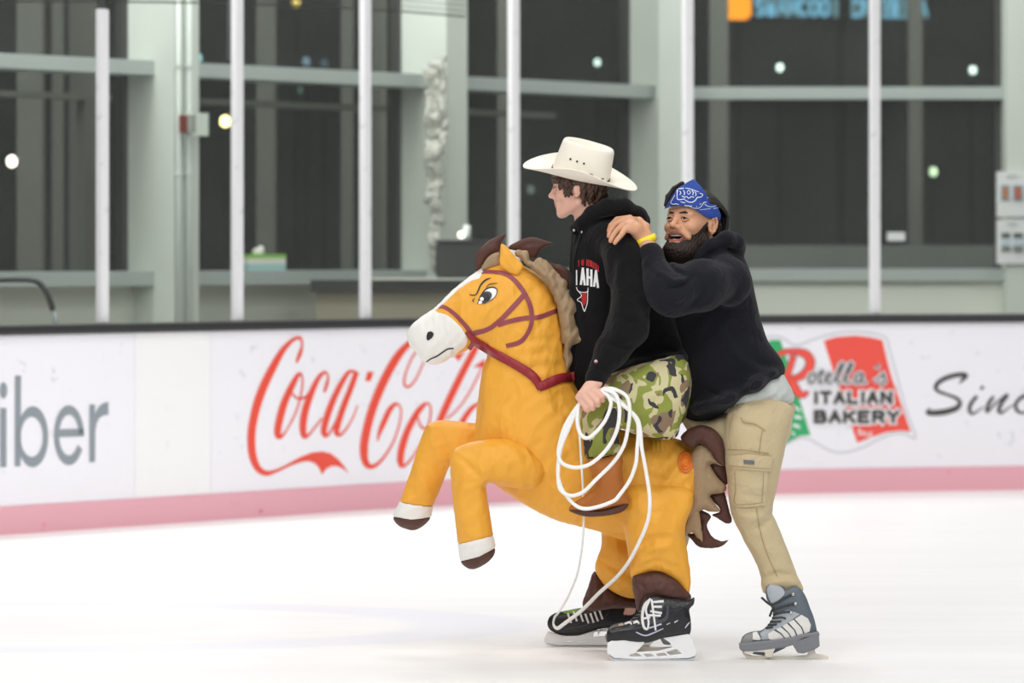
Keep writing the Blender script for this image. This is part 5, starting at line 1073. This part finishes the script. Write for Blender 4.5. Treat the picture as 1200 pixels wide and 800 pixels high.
toothrow(-5.9, 8.2, 2.6, .38, 'upper_teeth'); toothrow(-7.25, 7.6, 2.0, .24, 'lower_teeth')
# beard: a bushy shell grown on the jaw
hx = [f2.T(a, b, c) for a in (-4, 11.5) for b in (-17.5, 3) for c in (-9.5, 9.5)]; lo_, hi_ = np.min(hx, 0), np.max(hx, 0)
def beardfield(cell=.85):
    F = Field.uni(lo_[0], hi_[0], lo_[1], hi_[1], lo_[2], hi_[2], cell); f2.E(F, (2.9, -2.3, 0), (5.6, 7.6, 5.9*1.07), 2)
    for q in (1, -1): f2.C(F, (-.5, -5.6, 5.2*q*1.07), (6.0, -9.4, 1.9*q), 2.0*1.07, 1.7, 1.8)
    f2.C(F, (7, -9.7, -.7), (7, -9.7, .7), 1.75, 1.75, 1.4); f2.E(F, (7.6, -6.2, 0), (1.5, 2.4, 3.0), 1.4); f2.C(F, (4.5, -11, -1.6), (4.5, -11, 1.6), 3.2, 3.2, 3); f2.C(F, (5.5, -11.4, 0), (4.2, -12.8, 0), 2.4, 1.8, 2)
    f2.E(F, (-.9, 3.4, 0), (9.3, 8.2, 7.5*1.07), 2); return F
bf = beardfield(); a_, b_, c_ = f2.grid(bf)
edge = np.where(np.abs(c_) > 2.6, np.interp(a_, [-1, 1.0, 2.5, 5, 7, 9], [1.2, 0.6, -2.0, -4.6, -5.4, -5.6]), -8.6)
moust = np.maximum(np.abs(b_+4.7+.03*c_*c_)-.36, np.abs(c_)-4.0); side = np.maximum(np.abs(np.abs(c_)-4.5)-.8, np.abs(b_+6.9)-2.2)
soul = np.maximum(np.abs(c_)-.7, np.abs(b_+8.9)-.5)
reg = np.minimum(np.minimum(b_-edge, moust), np.minimum(side, soul)); reg = np.maximum(reg, -1.1-a_+0*reg)
mouthcut = 1-np.hypot(c_/4.0, (b_+6.5)/2.0)
nzv = np.sin(a_*9+2*np.sin(c_*4))*np.sin(c_*8+b_*2)*.10+np.sin(b_*3.2+a_*5)*.06
grow_ = (.22+.75*smo(-b_, 6.5, 11.5)-.10*smo(b_, -3, 0)+nzv)*f2.sc
bf.F = np.maximum(bf.F-grow_.astype(np.float32), np.maximum(reg, mouthcut*2.2)*f2.sc).astype(np.float32)
bf.build('beard', mat('beard_hair', (44, 30, 23), .6, var=.5, vscale=140, stretch=(1, 1, .22), bump=(160, .6)), PAL, label='full dark brown beard and moustache')
# hair drawn back under the bandana
hx = [f2.T(a, b, c) for a in (-15, 9.5) for b in (-11, 13.2) for c in (-10.5, 10.5)]; lo2, hi2 = np.min(hx, 0), np.max(hx, 0)
h2 = Field.uni(lo2[0], hi2[0], lo2[1], hi2[1], lo2[2], hi2[2], 1.0); rs = np.random.RandomState(4)
f2.E(h2, (-1.6, 3.9, 0), (9.0, 8.1, 7.95), 0)
for i in range(64):
    c0 = -8.2+16.4*i/63; al = max(-1, min(1, c0/8.6)); ht = math.sqrt(max(0, 1-al*al)); P = []
    for t in np.linspace(0, 1, 8):
        an = math.radians(70+123*t); P.append((-1.3+9.7*math.cos(an), 3.2+(8.9*math.sin(an))*(ht*.75+.25)-(5*(t-.8)/.2 if t > .8 else 0), c0*(1-.12*t)+rs.uniform(-.15, .15)))
    for p, q in zip(P[:-1], P[1:]): f2.C(h2, p, q, .62, .62, .2)
for q in (1, -1):
    for k in range(7): f2.C(h2, (-6.5-.5*k, 1+.3*k, q*(7.2-.55*k)), (-8.2-.3*k+rs.uniform(-.4, .4), -6.5-rs.uniform(0, 2.5), q*(6.4-.6*k)), .95, .6, .4)
h2.chain([(781, 240, 22, 2.5), (784, 230, 24, 3.2), (791, 221, 24, 3.2), (800, 215, 18, 3.2)], 2); f2.E(h2, (8.4, -3.5, 0), (7.5, 8.2, 9.2), .4, 's'); f2.E(h2, (-1.0, -3.2, 8.6), (2.8, 4.6, 3.0), .3, 's'); f2.E(h2, (-1.0, -3.2, -8.6), (2.8, 4.6, 3.0), .3, 's')
h2.build('hair', mat('black_brown_hair', (32, 25, 21), .6, var=.45, vscale=120, stretch=(1, 1, .3), bump=(90, .5)), PAL, label='dark hair swept back behind the bandana')
# bandana: folded cloth round the brow, peak standing up in front
bdn = Field.uni(764, 862, 204, 274, -52, 40, .8)
f2.E(bdn, (-.6, 4.2, 0), (10.3, 9.8, 9.0), 0); f2.E(bdn, (6.2, 4.2, 0), (3.6, 5.4, 6.4), 2.5)
f2.E(bdn, (5.2, 9.0, 1.5), (4.4, 5.0, 5.8), 2.5); f2.C(bdn, (8.0, 5.5, 0), (6.2, 12.4, .8), 2.8, 2.2, 3.0); f2.C(bdn, (7.0, 8.0, .5), (5.4, 14.6, 1.2), 3.4, 1.4, 3.0)
inner = bdn.copy(-1.5)
bdn.F = np.maximum(bdn.F, -inner.F); bdn.clip([(775, 246.5), (783, 243), (794, 241.6), (803, 242.2), (812, 245), (819, 250), (827, 255.5), (836, 257), (842, 260), (846.5, 259), (845.5, 253), (841, 244), (833, 235), (827, 229), (821, 219.5), (815, 213.5), (811.4, 210.2), (806, 213), (799, 217.5), (792.5, 222), (786.5, 231), (781, 241)])
for f, a, w in (([(794, 219), (806, 223), (822, 229)], .7, 2.5), ([(828, 250), (836, 254), (844, 255)], .7, 2), ([(812, 212), (818, 222), (826, 231)], .7, 2.5)): bdn.fold(f, a, w, 0)
BAND = bdn.build('bandana', mat('royal_blue_cotton', (40, 74, 160), .8, bump=(30, .3), bump2=(500, .2)), PAL, label='blue paisley bandana tied round the forehead')
zB = lambda p: Z(760, 210, 12, p); BT = bvh([BAND]); wp_ = mat('white_cotton_print', (232, 236, 246), .8)
pat = [[(390, 150, 22), (385, 220, 14), (390, 285, 16), (440, 290, 14), (490, 280, 14)], [(490, 290, 12), (530, 320, 14), (590, 328, 16), (640, 300, 16), (665, 262, 16), (720, 255, 14), (745, 220, 16), (700, 200, 12)], [(400, 140, 16), (440, 135, 18), (480, 130, 16)], [(420, 170, 12), (440, 200, 14), (420, 225, 12)], [(470, 160, 12), (490, 190, 16), (480, 230, 14)], [(520, 190, 10), (545, 160, 12), (570, 190, 12), (545, 220, 10), (522, 195, 8)],
       [(590, 160, 14), (610, 190, 16), (600, 230, 12)], [(630, 180, 12), (650, 210, 14), (640, 245, 10)], [(450, 240, 14), (480, 258, 14), (520, 250, 14), (545, 275, 14), (580, 250, 14), (620, 262, 14)], [(500, 130, 10), (560, 140, 12), (620, 160, 12), (690, 185, 10)],
       [(355, 225, 8), (320, 290, 9), (295, 335, 10), (320, 355, 12), (380, 350, 14), (410, 365, 8)], [(430, 320, 10), (460, 330, 14), (500, 335, 8)], [(485, 375, 16), (530, 378, 12), (590, 385, 14)], [(560, 395, 8), (620, 412, 9), (690, 408, 9), (735, 370, 10), (760, 330, 14), (800, 325, 10)], [(700, 360, 12), (725, 340, 8)], [(770, 350, 10), (810, 380, 9), (870, 390, 9), (940, 372, 9)], [(700, 435, 6), (780, 425, 7), (860, 415, 7)], [(900, 412, 10), (970, 405, 8)], [(655, 380, 10), (660, 395, 6)], [(805, 262, 10), (825, 268, 8)], [(275, 380, 9), (290, 385, 6)]]
decal_strips('paisley_print', [zB([(p[0], p[1], p[2]*.8) for p in s]) for s in pat], wp_, BT, BAND, .5, label='white paisley print')
# hoodie
h3 = Field.uni(742, 926, 266, 502, -132, 90, 1.7)
h3.poly([(800, 316), (812, 303), (833, 291), (858, 286), (870, 299), (879, 318), (885, 345), (890.5, 370), (899, 397), (911, 414), (919.5, 431), (916, 441), (901, 455), (885, 464.5), (850, 482), (822, 494.5), (803, 491.5), (800, 472), (804, 438), (796, 395), (787, 366), (786, 340)], 0, .84, 0)
for q in (-1, 1): h3.chain([(838, 310, 14*q, 22), (852, 330, 46*q, 24)], 12)
h3.chain(pcl([(850, 329, -50, 26), (822, 334, -80, 27.5), (788, 343, -94, 25), (779, 334, -90, 22), (768, 312, -80, 16)]), 14); h3.chain(pcl([(767, 309, -79, 14.5), (763.5, 298, -74, 13.4), (762.4, 295.5, -73, 13.0)]), 2)
h3.chain([(857, 331, 56, 27), (802, 348, 60, 23), (776, 318, 50, 16), (764, 296, 40, 12.5)], 5)
for q in (-1, 1): h3.chain([(800, 312, -12*q-6, 8), (815, 303, -24*q-4, 9), (834, 290, -30*q, 10), (850, 281, -26*q, 10), (861, 283, -14*q, 10), (863, 288, 0, 10)], 5)
h3.chain([(842, 296, -10, 12), (858, 296, 0, 12), (842, 296, 10, 12)], 6)
h3.chain([(816, 478, 0, 9), (850, 466, 0, 9), (884, 448, 0, 9), (904, 435, 0, 8)], 16, 4.6); h3.cap((818, 268, -6), (836, 300, -3), 20, 17, 3, op='s'); h3.cap((795, 285, -14), (808, 302, -10), 10, 8, 3, op='s')
for f, a, w in (([(775, 300), (786, 316), (800, 322)], -4, 3), ([(768, 318), (786, 328), (806, 326)], 4, 3.5), ([(776, 338), (796, 332), (808, 322)], -5, 3), ([(783, 352), (800, 345), (812, 330)], 3.8, 3.5), ([(798, 358), (812, 350), (822, 335)], -3.8, 4), ([(812, 362), (828, 352), (836, 338)], 2.6, 4), ([(756, 312), (766, 322), (776, 324)], -1.8, 3), ([(820, 312), (842, 306), (862, 312)], -1.8, 4),
                ([(838, 356), (856, 346), (868, 325)], -3.2, 4), ([(850, 365), (872, 345), (880, 322)], 1.6, 5), ([(835, 372), (850, 400), (872, 424), (900, 430)], 3.4, 6), ([(862, 378), (880, 392), (898, 402)], -3, 5), ([(870, 415), (890, 425), (915, 428)], -3.4, 5), ([(814, 440), (828, 456), (848, 464)], -2.6, 2.6), ([(808, 470), (850, 466), (900, 442)], 1.6, 6), ([(826, 300), (846, 290), (864, 292)], -2.4, 3)): h3.fold(f, a, w)
h3.wrinkle(.6, 26, 3)
H2 = h3.build('hoodie', NVY, PAL, label='faded black hooded sweatshirt')
ts = Field.uni(838, 942, 432, 500, -58, 58, 1.8); ts.poly([(845, 476), (868, 470), (895, 452), (914, 436), (921, 443), (931, 464), (925, 474), (900, 484), (875, 486.5), (852, 487)], 0, 2.0, 0); ts.poly([(850, 455), (905, 440), (929, 466), (910, 482), (870, 486), (848, 480)], 0, 2.2, 4); ts.wrinkle(.6, 14, 2); ts.fold([(870, 474), (895, 468), (922, 460)], -1.2, 4); ts.fold([(905, 448), (912, 462), (914, 478)], 1.2, 4)
ts.build('undershirt', mat('pale_grey_jersey', (196, 202, 200), .9, bump=(30, .3)), PAL, label='pale grey shirt hem below the hoodie')
KH = mat('khaki_twill', (200, 183, 146), .9, bump=(13, .8, 1.6), bump2=(500, .2), var=.04, vscale=10, sheen=.1)
tr = Field.uni(755, 950, 462, 725, -80, 80, 1.7)
leg = [(856, 478), (890, 466), (926, 474), (928, 490), (924, 508), (916, 545), (909, 578), (906, 599), (918, 631), (930, 662), (937, 680), (942, 692), (925, 697), (905, 695), (894.5, 695), (888, 664), (869, 628), (856, 598), (852, 560), (849.5, 538), (851, 505)]
tr.poly(pcs(leg, -32), -32, .92, 0); tr.chain([(866, 506, 28, 36), (828, 550, 38, 29), (792, 602, 30, 24), (782, 655, 22, 20), (770, 712, 24, 17)], 6)
tr.poly([(800, 488), (830, 492), (860, 480), (926, 470), (929, 490), (920, 520), (880, 536), (845, 530), (812, 512)], 0, 1.5, 14)
for f, a, w in (([(852, 492), (875, 498), (885, 510)], -1.8, 4), ([(905, 488), (896, 500), (888, 512)], 1.6, 4), ([(896, 600), (904, 602), (910, 598)], -4, 3), ([(860, 600), (880, 606), (904, 598)], 2.6, 5), ([(872, 622), (895, 612), (908, 604)], -2.8, 4), ([(868, 575), (885, 582), (904, 580)], -1.8, 4), ([(884, 650), (905, 642), (925, 648)], 1.1, 6), ([(891, 678), (910, 670), (934, 674)], -3.6, 3), ([(893, 686), (915, 680), (938, 682)], 3, 3), ([(898, 694), (915, 688), (938, 690)], -2.4, 2.5), ([(864, 588), (880, 590), (896, 586)], -1.2, 4)): tr.fold(pcs(f, -32), a, w)
tr.wrinkle(.5, 22, 9)
TR = tr.build('trousers', KH, PAL, label='khaki cargo trousers')
TT = bvh([TR]); zP = lambda p: Z(840, 470, 3.478, p); KD = mat('khaki_seam', (164, 145, 110), .9)
def patch3(name, poly, h, m, par, tree=TT, cell=3.):
    P = poly; v, f = tri_fill(P, cell); D = fillna([cast(tree, q[0], q[1]) for q in v]); n = len(v)
    V = np.array([(q[0], q[1], d-h) for q, d in zip(v, D)]+[(q[0], q[1], d+1.0) for q, d in zip(v, D)]); ec = {}
    for g in f:
        for a, b in zip(g, g[1:]+g[:1]): ec[(a, b)] = 1
    bd = [(a, b) for a, b in ec if (b, a) not in ec]
    return obj(name, W(V), [g for g in f]+[[i+n for i in g[::-1]] for g in f]+[[a, b, b+n, a+n] for a, b in bd], m, par, smooth=False, recalc=True)
PKT = patch3('cargo_pocket', zP([(44, 262), (130, 268), (196, 272), (192, 345), (186, 412), (110, 420), (48, 416), (42, 330)]), 3.2, KH, TR)
patch3('pocket_flap', zP([(34, 214), (120, 206), (212, 216), (206, 274), (120, 268), (36, 262)]), 5.2, KH, TR)
patch3('pocket_label', zP([(97, 228), (140, 231), (139, 247), (97, 244)]), 6.2, mat('grey_rubber_label', (104, 108, 110), .5), TR, cell=None)
decal_strips('stitching', [zP(s) for s in ([(172, 110, 3), (165, 160, 3), (160, 205, 3)], [(150, 425, 3), (165, 510, 3), (190, 600, 3), (235, 700, 3)], [(36, 222, 3), (120, 214, 3), (210, 224, 3)], [(36, 190, 3), (110, 190, 3), (200, 205, 3)])], KD, TT, TR, 1.0, label='seam stitching')
PT = bvh([TR]+[o for o in TR.children if o.name.startswith(('cargo', 'pocket_flap'))])
decal_strips('stitching', [zP(s) for s in ([(62, 274, 2.6), (66, 345, 2.6), (64, 404, 2.6), (120, 408, 2.6), (180, 400, 2.6)], [(178, 280, 2.6), (176, 340, 2.6), (172, 398, 2.6)], [(40, 254, 2.6), (120, 259, 2.6), (204, 265, 2.6)])], KD, PT, TR, .8)
decal_strips('pocket_seam', [zP([(88, 58, 5), (100, 80, 5), (140, 84, 5), (165, 98, 5), (185, 112, 5)])], mat('pocket_edge_trim', (170, 152, 116), .9), TT, TR, .8)  # thin darker khaki line along the pocket opening
# wristband
ax0 = np.array((.36, .93, .0)); q0 = np.array(pc(757.6, 281, -67.5)); e1 = np.array((.93, -.36, 0)); e2 = np.array((0, 0, 1.)); wbm = MB(); Vw = []; nw = 36
for t, rr in ((-4.0, 10.9), (4.0, 11.7)):
    for ro in (0, .7):
        for i in range(nw): an = 2*math.pi*i/nw; Vw.append(W(q0+ax0*t+(e1*(rr+ro)*math.cos(an)+e2*(rr*.86+ro)*math.sin(an))))
wbm.add(Vw, [[a*nw+i, a*nw+(i+1) % nw, b*nw+(i+1) % nw, b*nw+i] for i in range(nw) for a, b in ((0, 1), (1, 3), (3, 2), (2, 0))]); wbm.build('wristband', mat('yellow_band', (250, 226, 40), .5), PAL, smooth=True, label='yellow paper wristband')
# ================================================================== skates
S_BK = mat('skate_black', (34, 35, 39), .35, bump=(40, .25)); S_GY = mat('skate_grey_panel', (70, 72, 78), .4); S_WH = mat('skate_holder_white', (240, 241, 243), .3); S_ST = mat('skate_steel', (215, 218, 222), .18, metal=1.); LACE = mat('white_lace', (236, 236, 236), .8); S_PR = mat('skate_mark', (200, 200, 222), .35)
def prism_part(name, polys, holes, d, half, m, par, lab=None, cell=.8, rnd=0):
    P = [pcs(p, d) for p in polys]; A = np.concatenate([np.array(p) for p in P])
    F = Field(np.arange(A[:, 0].min()-3, A[:, 0].max()+3, cell), np.arange(A[:, 1].min()-3, A[:, 1].max()+3, cell), np.arange(d-half-3, d+half+3.1, min(.8, half*.6)))
    for p in P: F.prism(p, d, half-rnd)
    for h in holes: F.prism(pcs(h, d), d, half+6, op='s')
    return F.copy(rnd).build(name, m, par, label=lab)
def pc3(L, d): return [pc(p[0], p[1], d)[:2]+tuple(p[2:]) for p in L]
def hockey(par, zf, boot, holder, holes, steel, laces, d, sd, lab, extra, tongue):
    bt = blob('ice_skate', zf(boot), d, sd, S_BK, par, cell=1.0, wr=.15, lab=lab, hmax=27)
    T_ = bvh([bt])
    prism_part('blade_holder', [zf(holder)], [zf(h) for h in holes], d, 3.6, S_WH, bt, 'white blade holder')
    prism_part('blade', [zf(steel)], [], d, 1.0, S_ST, bt)
    if tongue: decal_polys('tongue', [pc3(zf(t), d) for t in tongue[0]], tongue[1], T_, bt, 1.0, cell=2.)
    for s in laces: decal_strips('lace', [pc3(zf(s), d)], LACE, T_, bt, 1.5, thick=.003)
    for nm, m, st in extra: decal_strips(nm, [pc3(zf(s), d) for s in st], m, T_, bt, .7)
    return bt
zK = lambda p: Z(630, 660, 6, p)
hockey(RIDER, zK, [(486, 520), (490, 470), (535, 446), (610, 432), (665, 405), (715, 372), (740, 300), (775, 240), (830, 225), (900, 240), (1000, 250), (1055, 262), (1102, 236), (1098, 290), (1068, 320), (1078, 400), (1080, 470), (1072, 498), (1000, 505), (890, 522), (800, 552), (700, 562), (600, 552), (500, 562)],
    [(490, 558), (520, 540), (745, 536), (750, 562), (712, 600), (690, 622), (850, 612), (945, 588), (930, 556), (880, 522), (1060, 494), (1076, 510), (1120, 618), (1112, 648), (1060, 664), (700, 672), (540, 662), (488, 630)],
    [[(648, 640), (695, 627), (738, 652), (650, 652)], [(738, 632), (800, 634), (822, 652), (765, 655)], [(830, 634), (890, 626), (918, 645), (845, 652)], [(905, 622), (975, 600), (1012, 632), (932, 645)]],
    [(492, 636), (540, 660), (1060, 662), (1114, 644), (1108, 668), (1080, 684), (560, 692), (522, 678)],
    [[(610, 425, 12), (645, 412, 14), (660, 425, 10)], [(672, 415, 12), (700, 405, 14), (712, 420, 10)], [(735, 385, 14), (790, 372, 16)], [(760, 358, 14), (865, 362, 16)], [(790, 330, 14), (872, 345, 16)], [(800, 300, 14), (872, 300, 16)], [(810, 268, 14), (885, 262, 16)],
     [(795, 245, 14), (752, 290, 16), (735, 370, 18), (745, 440, 18), (770, 455, 16), (778, 400, 14), (760, 320, 14), (785, 255, 14)], [(800, 250, 14), (812, 340, 14), (828, 465, 14)]],
    -64, .52, 'near black hockey skate with white laces', [('skate_mark', S_PR, [[(690, 478, 8), (755, 502, 10), (820, 480, 10), (882, 452, 6)], [(780, 450, 10), (870, 420, 12)], [(1035, 450, 6), (1055, 425, 10), (1070, 408, 4)], [(960, 410, 10), (985, 395, 6)], [(905, 425, 6), (930, 412, 5)]]), ('side_panel', S_GY, [[(740, 420, 10), (820, 410, 22), (900, 380, 24), (915, 290, 10)], [(560, 470, 6), (700, 450, 10), (760, 430, 6)]])], ([[(690, 420), (760, 390), (800, 300), (830, 262), (890, 258), (870, 340), (830, 400), (760, 430)]], S_GY))
hockey(RIDER, zK, [(70, 440), (78, 382), (120, 348), (190, 332), (300, 312), (420, 300), (560, 290), (660, 270), (740, 262), (780, 330), (790, 440), (700, 450), (600, 450), (480, 456), (400, 472), (290, 506), (180, 506), (105, 480)],
    [(46, 528), (74, 474), (110, 486), (180, 508), (290, 505), (400, 470), (780, 452), (800, 480), (815, 555), (770, 575), (500, 572), (150, 574), (58, 556)],
    [[(385, 515), (400, 482), (420, 478), (425, 512)], [(425, 510), (440, 478), (700, 468), (690, 505)], [(190, 545), (250, 542), (252, 550), (192, 553)], [(285, 545), (350, 542), (352, 549), (287, 552)]],
    [(46, 542), (150, 566), (500, 564), (805, 560), (790, 580), (120, 581), (62, 570)],
    [[(x, y, 14), (x+24, y+66, 14)] for x, y in ((212, 348), (252, 336), (296, 338), (334, 350), (370, 346), (400, 336), (432, 322))],
    120, .5, 'far black hockey skate with a green tongue', [('side_panel', S_GY, [[(205, 455, 5), (330, 430, 8), (470, 370, 8), (500, 330, 5)], [(420, 470, 4), (560, 440, 6), (650, 380, 4)]])], ([[(178, 345), (230, 325), (290, 320), (320, 335), (230, 350)]], mat('green_tongue', (110, 160, 50), .6)))
# the grey figure skates of the second skater
F_DK = mat('skate_slate', (96, 106, 117), .5, bump=(60, .2)); F_LT = mat('skate_pale_grey', (168, 176, 183), .5); F_WH = mat('skate_white_panel', (228, 226, 222), .45, var=.05, vscale=60); F_SO = mat('skate_sole_grey', (124, 126, 132), .5); F_TO = mat('skate_toe_grey', (140, 142, 138), .5); F_CR = mat('blade_cream', (226, 220, 208), .35, metal=.3); F_LC = mat('dark_lace', (58, 62, 64), .8); NICK = mat('hook_nickel', (205, 200, 190), .3, metal=.8)
def figure(dx, dy, d, lab):
    def z(p): return [(850+dx+q[0]/6.157, 660+dy+q[1]/6.157)+tuple(w/6.157 for w in q[2:3]) for q in p]
    bt = blob('ice_skate', z([(112, 600), (113, 550), (140, 510), (200, 488), (265, 478), (320, 425), (345, 370), (325, 305), (298, 260), (290, 190), (312, 150), (350, 138), (400, 156), (440, 185), (492, 162), (540, 178), (582, 240), (612, 320), (642, 400), (662, 500), (640, 530), (560, 540), (480, 560), (330, 585), (220, 605), (150, 615)]), d, .5, F_DK, PAL, cell=1.0, wr=.12, hmax=26, lab=lab)
    T_ = bvh([bt]); g = lambda L: pc3(z(L), d)
    def dp(nm, polys, m, off, lab=None, smooth=False): return decal_polys(nm, [g(p) for p in polys], m, T_, bt, off, smooth=smooth, cell=2.5, label=lab)
    dp('vamp', [[(268, 486), (330, 425), (356, 362), (450, 328), (535, 360), (440, 428), (345, 478), (305, 545), (262, 548), (250, 500)]], F_LT, .7)
    dp('toe_cap', [[(116, 600), (118, 552), (142, 515), (190, 498), (198, 545), (190, 560)]], F_TO, .7)
    dp('tongue', [[(298, 190), (318, 154), (352, 145), (400, 165), (426, 205), (405, 240), (345, 285), (318, 262)]], F_LT, 1.0, smooth=True)
    for p in ([(305, 502), (345, 478), (395, 505), (432, 548), (350, 552), (310, 542)], [(362, 470), (395, 453), (448, 498), (474, 540), (440, 548), (404, 500)], [(407, 447), (440, 427), (492, 478), (512, 526), (482, 540), (456, 495)], [(452, 420), (488, 400), (542, 458), (560, 506), (520, 523), (501, 475)], [(497, 395), (545, 364), (592, 392), (615, 440), (604, 488), (570, 504), (551, 455)], [(195, 497), (225, 488), (256, 542), (240, 550), (196, 546)]):
        dp('white_panel', [p], F_WH, 1.1, smooth=False)
    for s in ([(330, 298, 16), (400, 258, 14), (470, 220, 16)], [(345, 330, 16), (420, 302, 14), (492, 285, 14)], [(340, 368, 16), (400, 350, 14), (462, 340, 14)], [(335, 392, 12), (400, 384, 12), (432, 392, 12)], [(320, 418, 12), (400, 412, 12)], [(305, 442, 12), (368, 434, 12)], [(290, 464, 12), (340, 454, 12)], [(335, 305, 12), (300, 280, 16), (258, 242, 16)], [(345, 315, 10), (330, 350, 12), (318, 382, 10)]):
        if dx and s[0][0] > 330 and s[2][0] < 330 and s[0][1] > 300: continue
        decal_strips('lace', [g(s)], F_LC, T_, bt, 1.8, thick=.003)
    for x, y in ((485, 220), (502, 286), (470, 350)):
        q = g([(x, y)])[0]; dd = cast(T_, *q); MB().ball(W((q[0], q[1], (dd if dd is not None else d-10)-1)), .007, 8, 6).build('hook', NICK, bt, smooth=True)
    prism_part('sole', [z([(112, 585), (200, 572), (330, 560), (480, 540), (560, 515), (662, 500), (664, 512), (560, 545), (480, 572), (430, 588), (340, 602), (220, 618), (150, 622), (116, 612)])], [], d, 10, F_SO, bt, rnd=2)
    prism_part('toe_underside', [z([(160, 612), (340, 596), (440, 584), (420, 604), (340, 640), (280, 654), (185, 640)])], [], d+4, 5, F_DK, bt, rnd=1.5)
    prism_part('heel', [z([(480, 558), (560, 520), (662, 500), (668, 588), (640, 606), (560, 636), (524, 632)])], [], d, 10, F_SO, bt, rnd=1.5)
    prism_part('toe_plate', [z([(136, 612), (190, 596), (352, 586), (358, 602), (338, 640), (332, 668), (292, 668), (290, 632), (200, 628), (190, 645), (150, 640)])], [], d-4, 5.5, F_CR, bt, rnd=1)
    prism_part('blade', [z([(120, 622), (150, 652), (200, 664), (480, 668), (590, 660), (606, 612), (640, 608), (652, 648), (700, 655), (746, 666), (742, 690), (500, 695), (200, 698), (150, 682), (124, 652)])], [], d, 1.3, F_CR, bt, 'cream coloured blade', cell=.7)
    return bt
figure(0, 0, -45, 'near grey figure skate with white side panels'); figure(-157, -10, 44, 'far grey figure skate')
# ================================================================== the lasso
R_, L_ = (704, 457, -117), (679, 473, -116)
loops = [[(705.6, 460, -122), (711, 462, -123), (715, 468, -123), (715.8, 475, -122), (710, 491, -121), (699.5, 505, -120), (689, 513, -119), (681, 509.5, -118), (676.8, 497, -117), (677, 484, -116)],
 [(710, 456.5, -123), (719, 460, -125), (724, 468, -126), (726, 484, -125), (722, 506.5, -123), (710, 527.5, -120), (692.5, 543, -116), (676.8, 547.6, -112), (663, 545, -108), (655.8, 538, -106), (655, 524, -106), (662.8, 498, -110)],
 [(712, 454.8, -121), (722, 456.6, -123), (734.5, 464.5, -124), (738, 480, -123), (736, 501, -120), (731, 522, -117), (718.8, 541.5, -114), (699.5, 560.8, -112), (685.5, 574.8, -110), (676, 579.5, -107), (668, 580.5, -105), (660, 576.8, -104), (655, 569, -103), (654.4, 548, -103), (657.5, 524, -106), (669.8, 494, -112)],
 [(708, 457, -119), (722, 466, -120), (738, 481, -120), (746.8, 494, -118), (748, 508, -116), (746.8, 524, -114), (745, 543, -112), (738, 562.5, -110), (725.8, 580, -108), (718.8, 586.9, -108), (700.8, 593.6, -108), (685, 595.9, -106), (673.8, 591.4, -104), (662.5, 579, -102), (656, 566, -102), (653.8, 548, -102), (658.4, 517, -106), (671.5, 487, -112)]]
path = []; rr = []
for lp in loops:
    path += [R_]+lp+[L_, (690, 464, -117)]
tailp = [R_, (712, 463, -121), (726, 472, -122), (738, 481, -121), (747, 491, -119), (750.5, 505, -117), (752, 524, -114), (757, 552, -110), (760.8, 576.5, -108), (761.5, 592.5, -107), (759, 610.5, -100), (750, 633, -88), (737, 657.8, -62), (723, 675.8, -24), (703, 693.8, 30), (682.8, 714, 72), (662, 730, 98), (653, 736, 101), (648.5, 731, 102), (650, 723, 100)]
back = [(654, 718, 98), (664.8, 700.5, 60), (676, 673.5, 0), (681.6, 644, -46), (684, 615, -66), (683.8, 585, -68), (682.5, 560, -72), (680.5, 530, -84), (678.5, 500, -104), (678, 480, -114)]
allp = [pc(*p) for p in path+tailp+back]; nb0 = len(path)+len(tailp)
S = spline([p+((2.25 if i < nb0-2 else 1.35),) for i, p in enumerate(allp)], 2.)
rope = MB().tube(W(S[:, :3]), list(S[:, 3]*K), 10).build('rope', mat('white_braided_rope', (252, 252, 250), .6, bump=(160, .3)), label='white lasso rope coiled in the hand of the rider, its tail hanging to the skates', cat='rope', smooth=True)
